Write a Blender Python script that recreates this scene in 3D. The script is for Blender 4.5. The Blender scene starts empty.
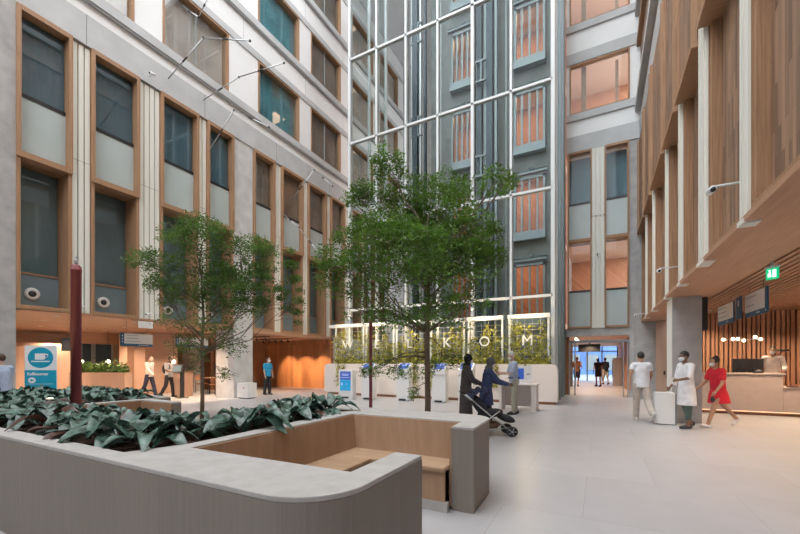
import bpy, bmesh, math, random
from mathutils import Vector, Matrix, Euler, noise
random.seed(7)
R = math.radians
PI = math.pi
scene = bpy.context.scene
col = scene.collection

# ------------------------------------------------------------------ materials
def new_mat(name):
    m = bpy.data.materials.new(name); m.use_nodes = True
    nt = m.node_tree; b = nt.nodes['Principled BSDF']
    return m, nt, b

def setc(b, c): b.inputs['Base Color'].default_value = (c[0], c[1], c[2], 1)

def plain(name, c, rough=.6, metal=0, spec=.5, var=0.0, scale=6, emit=None, es=0, bump=0):
    m, nt, b = new_mat(name); setc(b, c)
    b.inputs['Roughness'].default_value = rough; b.inputs['Metallic'].default_value = metal
    b.inputs['Specular IOR Level'].default_value = spec
    if emit:
        b.inputs['Emission Color'].default_value = (*emit, 1); b.inputs['Emission Strength'].default_value = es
    if var or bump:
        tc = nt.nodes.new('ShaderNodeTexCoord')
        n = nt.nodes.new('ShaderNodeTexNoise'); n.inputs['Scale'].default_value = scale; n.inputs['Detail'].default_value = 6
        nt.links.new(tc.outputs['Object'], n.inputs['Vector'])
        if var:
            r = nt.nodes.new('ShaderNodeValToRGB')
            r.color_ramp.elements[0].position = .3; r.color_ramp.elements[1].position = .7
            r.color_ramp.elements[0].color = (*[max(0, x*(1-var)) for x in c], 1)
            r.color_ramp.elements[1].color = (*[min(1, x*(1+var)) for x in c], 1)
            nt.links.new(n.outputs['Fac'], r.inputs['Fac']); nt.links.new(r.outputs['Color'], b.inputs['Base Color'])
        if bump:
            bp = nt.nodes.new('ShaderNodeBump'); bp.inputs['Strength'].default_value = bump; bp.inputs['Distance'].default_value = .02
            nt.links.new(n.outputs['Fac'], bp.inputs['Height']); nt.links.new(bp.outputs['Normal'], b.inputs['Normal'])
    return m

def grain(name, c1, c2, axis='z', rough=.55, board=0.0, length=1.0, spec=.4, contrast=.35, fine=34, bv=.23, mort=.45):
    """wood whose grain runs along an axis; board>0 cuts it into boards of that width along the grain"""
    m, nt, b = new_mat(name); N, L = nt.nodes, nt.links
    b.inputs['Roughness'].default_value = rough; b.inputs['Specular IOR Level'].default_value = spec
    tc = N.new('ShaderNodeTexCoord'); sp = N.new('ShaderNodeSeparateXYZ'); L.new(tc.outputs['Object'], sp.inputs[0])
    cb = N.new('ShaderNodeCombineXYZ')
    along = {'x': 'X', 'y': 'Y', 'z': 'Z'}[axis]; other = [k for k in 'XYZ' if k != along]
    if axis == 'z':
        ad = N.new('ShaderNodeMath'); ad.operation = 'ADD'
        L.new(sp.outputs['X'], ad.inputs[0]); L.new(sp.outputs['Y'], ad.inputs[1]); across = ad.outputs[0]
    else:
        ad = N.new('ShaderNodeMath'); ad.operation = 'ADD'
        L.new(sp.outputs[other[0]], ad.inputs[0]); L.new(sp.outputs[other[1]], ad.inputs[1]); across = ad.outputs[0]
    L.new(sp.outputs[along], cb.inputs[0]); L.new(across, cb.inputs[1])
    mp = N.new('ShaderNodeMapping'); mp.inputs['Scale'].default_value = (1.3, fine, 1); L.new(cb.outputs[0], mp.inputs[0])
    n = N.new('ShaderNodeTexNoise'); n.inputs['Scale'].default_value = 1; n.inputs['Detail'].default_value = 5; n.inputs['Roughness'].default_value = .6
    L.new(mp.outputs[0], n.inputs['Vector'])
    r = N.new('ShaderNodeValToRGB'); r.color_ramp.elements[0].position = .5-contrast*.5; r.color_ramp.elements[1].position = .5+contrast*.5
    r.color_ramp.elements[0].color = (*c2, 1); r.color_ramp.elements[1].color = (*c1, 1)
    L.new(n.outputs['Fac'], r.inputs['Fac']); out = r.outputs['Color']
    if board:
        br = N.new('ShaderNodeTexBrick'); br.offset = .37; br.offset_frequency = 2
        br.inputs['Color1'].default_value = (1-bv, 1-bv, 1-bv, 1); br.inputs['Color2'].default_value = (1+bv*.5, 1+bv*.5, 1+bv*.5, 1)
        br.inputs['Mortar'].default_value = (mort, mort, mort, 1)
        br.inputs['Scale'].default_value = 1; br.inputs['Mortar Size'].default_value = .0022
        br.inputs['Brick Width'].default_value = length; br.inputs['Row Height'].default_value = board
        L.new(cb.outputs[0], br.inputs['Vector'])
        mx = N.new('ShaderNodeMix'); mx.data_type = 'RGBA'; mx.blend_type = 'MULTIPLY'; mx.inputs[0].default_value = .95
        L.new(out, mx.inputs[6]); L.new(br.outputs['Color'], mx.inputs[7]); out = mx.outputs[2]
    L.new(out, b.inputs['Base Color'])
    return m

def glass(name, tint=(.85, .92, .92), refl=.14, grough=.0):
    m = bpy.data.materials.new(name); m.use_nodes = True; nt = m.node_tree; nt.nodes.clear()
    o = nt.nodes.new('ShaderNodeOutputMaterial'); t = nt.nodes.new('ShaderNodeBsdfTransparent'); t.inputs[0].default_value = (*tint, 1)
    g = nt.nodes.new('ShaderNodeBsdfGlossy'); g.inputs['Roughness'].default_value = grough; g.inputs[0].default_value = (.9, .95, 1, 1)
    lw = nt.nodes.new('ShaderNodeFresnel'); lw.inputs['IOR'].default_value = 1.45
    ad = nt.nodes.new('ShaderNodeMath'); ad.operation = 'MULTIPLY_ADD'; ad.inputs[1].default_value = 1.0; ad.inputs[2].default_value = refl-.04
    mx = nt.nodes.new('ShaderNodeMixShader'); gm = nt.nodes.new('ShaderNodeNewGeometry'); iv = nt.nodes.new('ShaderNodeMath'); iv.operation = 'SUBTRACT'; iv.inputs[0].default_value = 1; nt.links.new(gm.outputs['Backfacing'], iv.inputs[1])
    mu = nt.nodes.new('ShaderNodeMath'); mu.operation = 'MULTIPLY'; nt.links.new(lw.outputs[0], ad.inputs[0]); nt.links.new(ad.outputs[0], mu.inputs[0]); nt.links.new(iv.outputs[0], mu.inputs[1]); nt.links.new(mu.outputs[0], mx.inputs[0])
    nt.links.new(t.outputs[0], mx.inputs[1]); nt.links.new(g.outputs[0], mx.inputs[2]); nt.links.new(mx.outputs[0], o.inputs[0])
    return m

def leafmat(name, c, var=.35, rough=.45, trans=.35, scale=3):
    m, nt, b = new_mat(name); N, L = nt.nodes, nt.links
    b.inputs['Roughness'].default_value = rough
    tc = N.new('ShaderNodeTexCoord'); n = N.new('ShaderNodeTexNoise'); n.inputs['Scale'].default_value = scale; n.inputs['Detail'].default_value = 3
    L.new(tc.outputs['Object'], n.inputs['Vector'])
    r = N.new('ShaderNodeValToRGB'); r.color_ramp.elements[0].position = .33; r.color_ramp.elements[1].position = .67
    r.color_ramp.elements[0].color = (*[x*(1-var) for x in c], 1); r.color_ramp.elements[1].color = (*[min(1, x*(1+var)) for x in c], 1)
    L.new(n.outputs['Fac'], r.inputs['Fac']); L.new(r.outputs['Color'], b.inputs['Base Color'])
    if trans:
        o = N['Material Output']; t = N.new('ShaderNodeBsdfTranslucent'); mx = N.new('ShaderNodeMixShader'); mx.inputs[0].default_value = trans
        L.new(r.outputs['Color'], t.inputs[0]); L.new(b.outputs[0], mx.inputs[1]); L.new(t.outputs[0], mx.inputs[2]); L.new(mx.outputs[0], o.inputs[0])
    return m

def floor_mat():
    m, nt, b = new_mat('stone_floor'); N, L = nt.nodes, nt.links
    b.inputs['Roughness'].default_value = .34; b.inputs['Specular IOR Level'].default_value = .5
    tc = N.new('ShaderNodeTexCoord'); mp = N.new('ShaderNodeMapping'); mp.inputs['Location'].default_value = (.15, .45, 0); L.new(tc.outputs['Object'], mp.inputs[0])
    br = N.new('ShaderNodeTexBrick'); br.offset = .5; br.inputs['Scale'].default_value = 1
    br.inputs['Brick Width'].default_value = 1.5; br.inputs['Row Height'].default_value = 1.5; br.inputs['Mortar Size'].default_value = .0035
    br.inputs['Color1'].default_value = (.43, .42, .43, 1); br.inputs['Color2'].default_value = (.465, .455, .465, 1); br.inputs['Mortar'].default_value = (.33, .315, .31, 1)
    L.new(mp.outputs[0], br.inputs['Vector'])
    n = N.new('ShaderNodeTexNoise'); n.inputs['Scale'].default_value = 2.2; n.inputs['Detail'].default_value = 8; L.new(tc.outputs['Object'], n.inputs['Vector'])
    r = N.new('ShaderNodeValToRGB'); r.color_ramp.elements[0].color = (.86, .86, .86, 1); r.color_ramp.elements[1].color = (1.08, 1.08, 1.08, 1)
    L.new(n.outputs['Fac'], r.inputs['Fac'])
    mx = N.new('ShaderNodeMix'); mx.data_type = 'RGBA'; mx.blend_type = 'MULTIPLY'; mx.inputs[0].default_value = 1
    L.new(br.outputs['Color'], mx.inputs[6]); L.new(r.outputs['Color'], mx.inputs[7]); L.new(mx.outputs[2], b.inputs['Base Color'])
    return m

M = {}
M['floor'] = floor_mat()
M['oak'] = grain('oak_frame', (.45, .265, .15), (.29, .16, .088), 'z', board=0)
M['oak_y'] = grain('oak_frame_long', (.45, .265, .15), (.29, .16, .088), 'y')
M['oak_x'] = grain('oak_frame_cross', (.45, .265, .15), (.29, .16, .088), 'x')
M['plank'] = grain('wood_cladding', (.36, .22, .142), (.29, .172, .11), 'z', board=.085, length=.8, bv=.5, mort=.6)
M['soffit'] = grain('wood_soffit', (.52, .30, .19), (.42, .235, .145), 'y', board=.3, length=2.4, bv=.08, mort=.8)
M['peach'] = grain('pale_wood_panel', (.62, .42, .31), (.54, .355, .255), 'z', board=0, contrast=.6, fine=9)  # peach tone has warm lamp light mixed into the wood colour
M['slat'] = grain('wood_slat', (.43, .225, .13), (.29, .14, .078), 'z')
M['slat_x'] = grain('wood_slat_ceiling', (.50, .25, .14), (.34, .155, .08), 'x')
M['slat_y'] = grain('slat_ceiling_wood', (.46, .25, .15), (.34, .175, .10), 'y')
M['stagewood'] = grain('wood_wall_boards', (.52, .235, .105), (.36, .14, .055), 'z', board=.22, length=4)
M['bench'] = grain('bench_wood', (.47, .30, .19), (.29, .175, .105), 'z', contrast=.75, fine=9, board=.4, length=3, bv=.06, mort=.85)
M['seatwood'] = grain('seat_wood', (.50, .335, .21), (.33, .205, .125), 'x', contrast=.7, fine=9, board=.4, length=3, bv=.06, mort=.85)
M['concrete'] = plain('concrete', (.40, .39, .385), .75, var=.16, scale=3, bump=.05)
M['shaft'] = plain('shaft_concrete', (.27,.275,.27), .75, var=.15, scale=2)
M['concrete_l'] = plain('pale_concrete', (.55, .545, .54), .7, var=.12, scale=2.5)
M['planter'] = grain('planter_concrete', (.27, .235, .205), (.225, .195, .17), 'z', rough=.7, contrast=.6, fine=26, board=.5, length=3, bv=.05, mort=.82)
M['coping'] = plain('lightened_concrete', (.43, .41, .395), .55, var=.1, scale=9)  # same concrete as the planter, lightened for light falling from above
M['white'] = plain('white_render', (.80, .80, .80), .6, var=.04, scale=.7)
M['grey_band'] = plain('grey_precast', (.50, .505, .51), .65, var=.08, scale=1.5)
M['ledge'] = plain('grey_ledge', (.36, .37, .38), .55)
M['cream'] = plain('cream_pilaster', (.78, .77, .70), .5)
M['seam'] = plain('dark_seam', (.04, .04, .04), .6)
M['blind'] = plain('grey_blind', (.17, .235, .265), .7, var=.1, scale=1)  # bluish tone paints in the sky reflected by the left panes
M['blind_d'] = plain('dark_blind', (.085, .15, .19), .6, var=.2, scale=.8)  # bluish tone carries the sky reflection of the upper panes
M['milky'] = plain('glow_tinted_blind', (.66, .47, .38), .6, var=.25, scale=.8)  # warm glow of the rooms behind is put into the blind colour
M['brownblind'] = plain('brown_blind', (.30, .20, .15), .6, var=.3, scale=.9)
M['teal'] = plain('teal_blind', (.10, .26, .29), .6, var=.35, scale=1.3)
M['frost'] = plain('frosted_panel', (.46, .53, .53), .35, var=.05, scale=1)
M['warm'] = grain('warm_room_wall', (.55, .27, .16), (.36, .16, .09), 'y', fine=3)
M['win'] = glass('window_glass', (.88, .93, .94), .09)
M['win_l'] = glass('clear_glass', (.93, .96, .96), .025)
M['shaftglass'] = glass('shaft_glass', (.89, .92, .915), .012)
M['steel_w'] = plain('white_steel', (.62, .645, .65), .4)
M['steel_b'] = plain('blue_grey_steel', (.25, .285, .30), .4, .3)
M['steel_d'] = plain('dark_steel', (.05, .065, .08), .4, .4)
M['chrome'] = plain('brushed_steel', (.50, .51, .52), .3, .8)
M['white_m'] = plain('white_lacquer', (.80, .79, .78), .35)
M['counter'] = plain('pale_counter', (.80, .725, .68), .45)
M['desk'] = plain('desk_laminate', (.50, .41, .37), .5, var=.04)
M['brown'] = plain('brown_plinth', (.28, .13, .07), .5)
M['black'] = plain('black_plastic', (.015, .015, .017), .4)
M['dark'] = plain('dark_rubber', (.03, .03, .035), .7)
M['red'] = plain('oxide_red_paint', (.22, .035, .04), .45)
M['bark'] = plain('bark', (.16, .115, .08), .85, var=.3, scale=25)
M['leaf'] = leafmat('tree_leaf', (.10, .205, .026), .45, trans=.4, scale=2.2)
M['leaf2'] = leafmat('tree_leaf_pale', (.095, .18, .034), .45, trans=.4, scale=2.2)
M['vine'] = leafmat('vine_leaf', (.34, .33, .05), .5, trans=.4, scale=5)
M['bed'] = leafmat('bed_leaf', (.07, .125, .10), .75, rough=.26, trans=.08, scale=14)  # tone noise imitates light leaf tops and dark shade between leaves
M['bedred'] = leafmat('bed_leaf_red', (.075, .035, .025), .35, rough=.3, trans=.15, scale=6)
M['hedge'] = leafmat('hedge_leaf', (.09, .17, .035), .4, trans=.3)
M['soil'] = plain('bark_mulch', (.085, .045, .032), .95, var=.5, scale=60, bump=.8)
M['signblue'] = plain('sign_blue', (.015, .10, .21), .4)
M['signcyan'] = plain('sign_cyan', (.0, .31, .47), .4)
M['signwhite'] = plain('sign_white', (.78, .78, .78), .4)
M['signgrey'] = plain('sign_text_grey', (.33, .35, .38), .5)
M['screen'] = plain('blue_screen', (.02, .06, .3), .3, emit=(.04, .11, .42), es=.4)
M['screen_t'] = plain('screen_text', (.4, .5, .8), .3, emit=(.4, .5, .9), es=.3)
M['screen_c'] = plain('cyan_screen', (0, .25, .5), .3, emit=(0, .28, .55), es=.35)
M['exitgreen'] = plain('exit_green', (0, .3, .13), .4, emit=(.0, .55, .22), es=.7)
M['exitwhite'] = plain('exit_white', (.8, .9, .85), .4, emit=(.8, 1, .9), es=1)
M['bulb'] = plain('lamp_glow', (1, .9, .75), .3, emit=(1, .80, .55), es=4)
M['led'] = plain('led_strip', (1,.8,.6), .3, emit=(1,.62,.38), es=1.1)
M['bulb_s'] = plain('downlight_glow', (1, .8, .5), .3, emit=(1, .62, .28), es=4)
M['skinA'] = plain('skin_tan', (.42, .24, .16), .5)
M['skinB'] = plain('skin_brown', (.20, .105, .065), .5)
M['skinC'] = plain('skin_fair', (.58, .37, .28), .5)
M['hair_d'] = plain('dark_hair', (.02, .016, .014), .6)
M['hair_b'] = plain('brown_hair', (.07, .035, .02), .6)
M['hair_g'] = plain('grey_hair', (.50, .49, .47), .6)
M['mask'] = plain('face_mask', (.75, .77, .80), .7)
M['bluewall'] = plain('blue_facade', (.10, .20, .46), .6, var=.3, scale=.4)
M['paving'] = plain('street_paving', (.26, .30, .38), .7)

# ------------------------------------------------------------------ mesh builder
class MB:
    def __init__(s): s.v = []; s.f = []; s.m = []; s.sm = []
    def add(s, vs, fs, mi=0, smooth=False):
        o = len(s.v); s.v += [tuple(v) for v in vs]
        for f in fs: s.f.append([i+o for i in f]); s.m.append(mi); s.sm.append(smooth)
        return s
    def box(s, x0, y0, z0, x1, y1, z1, mi=0):
        if x1 < x0: x0, x1 = x1, x0
        if y1 < y0: y0, y1 = y1, y0
        if z1 < z0: z0, z1 = z1, z0
        v = [(x0,y0,z0),(x1,y0,z0),(x1,y1,z0),(x0,y1,z0),(x0,y0,z1),(x1,y0,z1),(x1,y1,z1),(x0,y1,z1)]
        return s.add(v, [(0,3,2,1),(4,5,6,7),(0,1,5,4),(1,2,6,5),(2,3,7,6),(3,0,4,7)], mi)
    def obox(s, c, sz, rot=(0,0,0), mi=0):
        mt = Euler(rot).to_matrix(); h = [k/2 for k in sz]; c = Vector(c)
        v = [c + mt @ Vector((a*h[0], b*h[1], d*h[2])) for d in (-1,1) for a, b in ((-1,-1),(1,-1),(1,1),(-1,1))]
        return s.add(v, [(0,3,2,1),(4,5,6,7),(0,1,5,4),(1,2,6,5),(2,3,7,6),(3,0,4,7)], mi)
    def prism(s, poly, z0, z1, mi=0):
        n = len(poly); v = [(x,y,z0) for x,y in poly] + [(x,y,z1) for x,y in poly]
        return s.add(v, [tuple(range(n))[::-1], tuple(range(n,2*n))] + [(i,(i+1)%n,n+(i+1)%n,n+i) for i in range(n)], mi)
    def plate(s, poly, fn, d0, d1, mi=0):
        """prism of a 2D outline, fn(a,b,d) -> point"""
        n = len(poly); v = [fn(a,b,d0) for a,b in poly] + [fn(a,b,d1) for a,b in poly]
        return s.add(v, [tuple(range(n))[::-1], tuple(range(n,2*n))] + [(i,(i+1)%n,n+(i+1)%n,n+i) for i in range(n)], mi)
    def tube(s, pts, rad, seg=8, mi=0, caps=True):
        pts = [Vector(p) for p in pts]; n = len(pts)
        if not isinstance(rad, (list, tuple)): rad = [rad]*n
        rings = []; up0 = None
        for i, p in enumerate(pts):
            d = (pts[min(i+1,n-1)] - pts[max(i-1,0)])
            d = d.normalized() if d.length > 1e-9 else Vector((0,0,1))
            if up0 is None: up0 = Vector((0,0,1)) if abs(d.z) < .9 else Vector((1,0,0))
            a = d.cross(up0); a = a.normalized() if a.length > 1e-6 else Vector((1,0,0)); b = d.cross(a).normalized(); up0 = -b if False else up0
            rings.append([p + a*rad[i]*math.cos(2*PI*k/seg) + b*rad[i]*math.sin(2*PI*k/seg) for k in range(seg)])
        v = [q for r in rings for q in r]
        f = [(i*seg+k, i*seg+(k+1)%seg, (i+1)*seg+(k+1)%seg, (i+1)*seg+k) for i in range(n-1) for k in range(seg)]
        if caps: f += [tuple(range(seg))[::-1], tuple((n-1)*seg+k for k in range(seg))]
        return s.add(v, f, mi, True)
    def lathe(s, prof, c=(0,0,0), seg=20, mi=0, axis='z'):
        v = []
        for r, z in prof:
            for k in range(seg):
                a = 2*PI*k/seg; p = (r*math.cos(a), r*math.sin(a), z)
                if axis == 'x': p = (p[2], p[0], p[1])
                if axis == 'y': p = (p[0], p[2], p[1])
                v.append((c[0]+p[0], c[1]+p[1], c[2]+p[2]))
        n = len(prof)
        f = [(i*seg+k, i*seg+(k+1)%seg, (i+1)*seg+(k+1)%seg, (i+1)*seg+k) for i in range(n-1) for k in range(seg)]
        f += [tuple(range(seg))[::-1], tuple((n-1)*seg+k for k in range(seg))]
        return s.add(v, f, mi, True)
    def ball(s, c, r, seg=14, rings=9, mi=0, rot=None):
        if not isinstance(r, (list, tuple)): r = (r,r,r)
        v = []; f = []; mt = Euler(rot).to_matrix() if rot else None; c = Vector(c)
        for i in range(1, rings):
            t = PI*i/rings
            for k in range(seg):
                a = 2*PI*k/seg; v.append(Vector((r[0]*math.sin(t)*math.cos(a), r[1]*math.sin(t)*math.sin(a), r[2]*math.cos(t))))
        v += [Vector((0,0,r[2])), Vector((0,0,-r[2]))]
        if mt: v = [mt @ q for q in v]
        v = [c+q for q in v]; n = (rings-1)*seg
        for i in range(rings-2):
            for k in range(seg): f.append((i*seg+k, (i+1)*seg+k, (i+1)*seg+(k+1)%seg, i*seg+(k+1)%seg))
        for k in range(seg): f.append((n, k, (k+1)%seg)); f.append((n+1, (rings-2)*seg+(k+1)%seg, (rings-2)*seg+k))
        return s.add(v, f, mi, True)
    def mesh(s, name, mats, origin=(0,0,0)):
        me = bpy.data.meshes.new(name); ox, oy, oz = origin
        me.from_pydata([(x-ox, y-oy, z-oz) for x,y,z in s.v], [], s.f)
        for m in (mats if isinstance(mats, (list, tuple)) else [mats]): me.materials.append(M[m] if isinstance(m, str) else m)
        me.polygons.foreach_set('material_index', s.m); me.polygons.foreach_set('use_smooth', s.sm)
        me.update(); return me
    def build(s, name, mats, parent=None, bevel=0, kind=None, origin=None):
        if origin is None:
            o = Vector((0,0,0)); p = parent
            while p is not None: o += p.location; p = p.parent
            origin = o
        else: origin = Vector(origin)
        ob = bpy.data.objects.new(name, s.mesh(name, mats, origin)); col.objects.link(ob)
        if parent is not None: ob.parent = parent
        else: ob.location = origin
        if bevel:
            b = ob.modifiers.new('bevel', 'BEVEL'); b.width = bevel; b.segments = 2; b.limit_method = 'ANGLE'; b.angle_limit = R(40)
        if kind: ob['kind'] = kind
        return ob

def local(s_mb, name, mats, parent, bevel=0):
    """build with coordinates already local to the parent"""
    return s_mb.build(name, mats, parent, bevel, origin=(0,0,0))

def empty(name, loc=(0,0,0), rz=0):
    o = bpy.data.objects.new(name, None); col.objects.link(o); o.location = loc; o.rotation_euler = (0,0,rz); o.empty_display_size = .1
    return o

def tag(o, label, cat, group=None, kind=None):
    o['label'] = label; o['category'] = cat
    if group: o['group'] = group
    if kind: o['kind'] = kind
    return o

def thing(name, label, cat, loc=(0,0,0), rz=0, group=None, kind=None):
    return tag(empty(name, loc, rz), label, cat, group, kind)

def text_mb(txt, size, place, depth=.006, mi=0, align='CENTER', bold=0):
    """lettering as real thin solid letters; place(x, y, z) -> point"""
    cu = bpy.data.curves.new('lettering', 'FONT'); cu.body = txt; cu.size = size; cu.extrude = depth/2; cu.align_x = align; cu.align_y = 'CENTER'; cu.offset = bold
    cu.resolution_u = 3
    ob = bpy.data.objects.new('lettering', cu); col.objects.link(ob)
    me = bpy.data.meshes.new_from_object(ob.evaluated_get(bpy.context.evaluated_depsgraph_get()))
    mb = MB(); mb.add([place(*v.co) for v in me.vertices], [list(p.vertices) for p in me.polygons], mi)
    bpy.data.objects.remove(ob); bpy.data.curves.remove(cu); bpy.data.meshes.remove(me)
    return mb

ORD = ['first','second','third','fourth','fifth','sixth','seventh','eighth','ninth','tenth','eleventh','twelfth','thirteenth','fourteenth','fifteenth','sixteenth','seventeenth','eighteenth','nineteenth','twentieth','twenty-first','twenty-second','twenty-third','twenty-fourth']
# ------------------------------------------------------------------ the building
XL, XR = -13.3, 1.5
def structure(mb, name, mats, label, cat, bevel=0):
    return tag(mb.build(name, mats, None, bevel, origin=(0,0,0)), label, cat, kind='structure')

structure(MB().box(-24, -9, -.2, 14, 34, 0), 'floor', 'floor', 'pale stone tiled floor of the atrium', 'floor')

# ---- left facade, solid parts
structure(MB().box(-14.6, -9, 0, XL, 4.05, 11.65), 'wall_left', 'concrete', 'bare grey concrete pier at the left edge', 'wall')
structure(MB().box(-14.4, 10.62, 0, XL, 11.58, 10.75), 'wall_left_pier', 'concrete_l', 'pale concrete pier running down to the floor beside the stage opening', 'wall')
WY = [(.9,3.4), (4.3,6.85), (7.75,10.37), (11.86,14.44), (15.31,17.87), (18.8,21.4), (22.3,24.9)]
WZ = [(12.4,14.75), (16.4,18.65), (20.3,22.6)]
mb = MB(); y1 = 26
edges = [11.65] + [z for p in WZ for z in p] + [24.2]
for a, b in zip(edges[::2], edges[1::2]): mb.box(-13.75, -9, a, XL, y1, b)
ys = [-9] + [y for p in WY for y in p] + [y1]
for (a, b) in WZ:
    for c, d in zip(ys[::2], ys[1::2]): mb.box(-13.75, c, a, XL, d, b)
structure(mb, 'wall_left_upper', 'white', 'smooth white rendered wall above the tall windows on the left', 'wall')
mb = MB()
mb.box(-13.75, 4.05, 10.75, XL+.04, y1, 11.65)
for y in (5.55, 9.3, 12.9, 16.8): mb.box(XL+.038, y, 10.78, XL+.0405, y+.012, 11.64, 1)
structure(mb, 'trim_1', ['grey_band', 'seam'], 'grey precast band over the tall left windows', 'trim')
n = 2
for i, (a, b) in enumerate(WZ):
    mb = MB().box(-13.5, -2, a-.34, XL+.13, 26, a-.04)
    mb.box(-13.5, -2, a-.40, XL+.10, 26, a-.34, 1)
    structure(mb, f'trim_{n}', ['grey_band', 'ledge'], f'grey sill ledge under the {ORD[i]} row of wide left windows', 'trim'); n += 1
    mb = MB().box(-13.5, -2, b+.02, XL+.05, 26, b+.30)
    structure(mb, f'trim_{n}', 'grey_band', f'grey lintel band over the {ORD[i]} row of wide left windows', 'trim'); n += 1

# seams in the white wall panels
mb = MB()
for y in (3.85, 7.3, 11.1, 14.9, 18.1):
    for a, b in zip(edges[::2], edges[1::2]): mb.box(XL, y, a+.3, XL+.004, y+.014, b-.35)
structure(mb, f'trim_{n}', 'ledge', 'fine vertical joints between white wall panels on the left', 'trim'); n += 1

# ---- tall oak windows of the left facade (two storeys each)
wn = [1]
def window(label, parts):
    o = thing(f'window_{wn[0]}', label, 'window', (0,0,0), kind='structure'); wn[0] += 1
    for nm, mb, mats in parts: mb.build(nm, mats, o)
    return o
TALL = [(4.05,5.22), (5.68,7.0), (7.68,9.06), (9.42,10.6), (11.6,12.82), (13.25,14.7), (15.1,16.55), (16.95,18.25), (18.7,20), (20.4,21.7), (22.2,23.5)]
for i, (a, b) in enumerate(TALL):
    f = MB(); xo = XL+.02
    w = .085
    # lower, deep-set frame
    for c in (a, b-w): f.box(-13.98, c, 2.9, xo, c+w, 6.82)
    f.box(-13.98, a+w, 2.9, xo, b-w, 3.0)
    # upper projecting frame with its sloping sill board
    fu = MB()
    for c in (a, b-w): fu.box(-13.55, c, 6.82, xo+.06, c+w, 10.75)
    fu.box(-13.55, a+w, 10.62, xo+.06, b-w, 10.75)
    fu.box(-13.98, a+w, 6.82, xo+.06, b-w, 6.97)
    g1 = MB().box(-13.92, a+w, 3.95, -13.9, b-w, 6.82)
    g2 = MB().box(-13.5, a+w, 8.58, -13.48, b-w, 10.62)
    rail = MB().box(-13.52, a+w, 8.49, -13.44, b-w, 8.58)
    fp = MB().box(-13.52, a+w, 6.97, -13.46, b-w, 8.49)
    lp = MB().box(-13.95, a+w, 3.0, -13.88, b-w, 3.9)
    lr = MB().box(-13.95, a+w, 3.9, -13.86, b-w, 3.95)
    bl = MB().box(-14.0, a+.02, 2.95, -13.985, b-.02, 6.9)
    bl2 = MB().box(-13.6, a+.02, 6.99, -13.58, b-.02, 10.7)
    parts = [('frame', f, 'oak'), ('upper_frame', fu, 'oak'), ('pane', g1, 'win'), ('upper_pane', g2, 'win'), ('rail', rail, 'black'),
             ('frosted_panel', fp, 'frost'), ('spandrel_panel', lp, 'blind'), ('sill_rail', lr, 'oak_y'), ('blind', bl, 'blind'), ('upper_blind', bl2, 'blind_d' if i in (0,1,2,3) else 'brownblind')]
    w_ = window(f'tall oak-framed window, {ORD[i]} from the left in the two-storey row of the left facade', parts)
    if i < 4:
        yc = (a+b)/2; nz = MB(); nk = MB()
        nz.lathe([(.02,.0),(.17,.0),(.17,.015),(.12,.028),(.085,.02),(.0,.01)], (-13.88, yc-.08, 3.38), 22, 0, 'x')
        nk.lathe([(.0,.021),(.085,.021),(.07,.03),(.0,.03)], (-13.88, yc-.08, 3.38), 18, 0, 'x')
        nk.build('nozzle_core', 'black', nz.build('air_nozzle', 'signwhite', w_))
# fluted cream pilasters between them
gaps = [(5.22,5.68), (7.0,7.68), (9.06,9.42), (12.82,13.25), (14.7,15.1), (16.55,16.95), (18.25,18.7), (20.0,20.4), (21.7,22.2)]
for i, (a, b) in enumerate(gaps):
    mb = MB().box(-13.9, a, 2.9, -13.42, b, 10.75)
    k = max(2, round((b-a)/.16)); st = (b-a)/k
    for q in range(k): mb.box(-13.42, a+st*q+.018, 2.9, -13.33, a+st*(q+1)-.018, 10.7)
    mb.box(-13.425, a, 7.32, -13.328, b, 7.335, 1)
    structure(mb, f'trim_{n}', ['cream', 'ledge'], f'fluted cream pilaster, {ORD[i]} from the left between the tall windows', 'trim'); n += 1
# wide windows of the upper floors
for r, (z0, z1) in enumerate(WZ):
    for i, (a, b) in enumerate(WY):
        f = MB(); w = .07
        for c in (a, b-w): f.box(-13.6, c, z0, XL+.03, c+w, z1)
        f.box(-13.6, a+w, z0, XL+.03, b-w, z0+.05); f.box(-13.6, a+w, z1-.07, XL+.03, b-w, z1)
        g = MB().box(-13.44, a+w, z0+.05, -13.42, b-w, z1-.07)
        parts = [('frame', f, 'oak'), ('pane', g, 'win')]
        teal = (i == 3)
        if teal:
            parts.append(('blind', MB().box(-13.62, a+.02, z0+.02, -13.6, b-.34, z1-.02), 'teal'))
            parts.append(('blind', MB().box(-13.62, b-.34, z0+.02, -13.6, b-.02, z1-.02), 'blind'))
        else:
            mu = MB().box(-13.47, (a+b)/2-.012, z0+.05, -13.41, (a+b)/2+.012, z1-.07); parts.append(('mullion', mu, 'ledge'))
            parts.append(('blind', MB().box(-13.64, a+.02, z0+.01, -13.62, b-.02, z1-.01), 'brownblind' if i == 4 else 'milky'))
        window(f'wide oak-framed window, {ORD[i]} from the left in the {ORD[r]} row above the tall left windows', parts)
structure(MB().box(-13.9, 23.5, 0, XL, 26, 10.75), 'wall_left_end', 'concrete_l', 'pale far end of the left facade behind the glass shaft', 'wall')
# rooms behind
mb = MB()
mb.box(-17, -2, 2.9, -16.8, 26, 24.2)
structure(mb, 'wall_room_back', 'warm', 'warm wood back wall of the rooms behind the left windows', 'wall')
for k, z in enumerate((6.75, 10.85, 15.2, 19.2, 24.2)):
    structure(MB().box(-16.8, -2, z, -13.8 if k > 1 else -14.3, 26, z+.15), f'ceiling_{k+2}', 'white', f'room ceiling behind the left facade, {ORD[k]} from below', 'ceiling')

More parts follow.
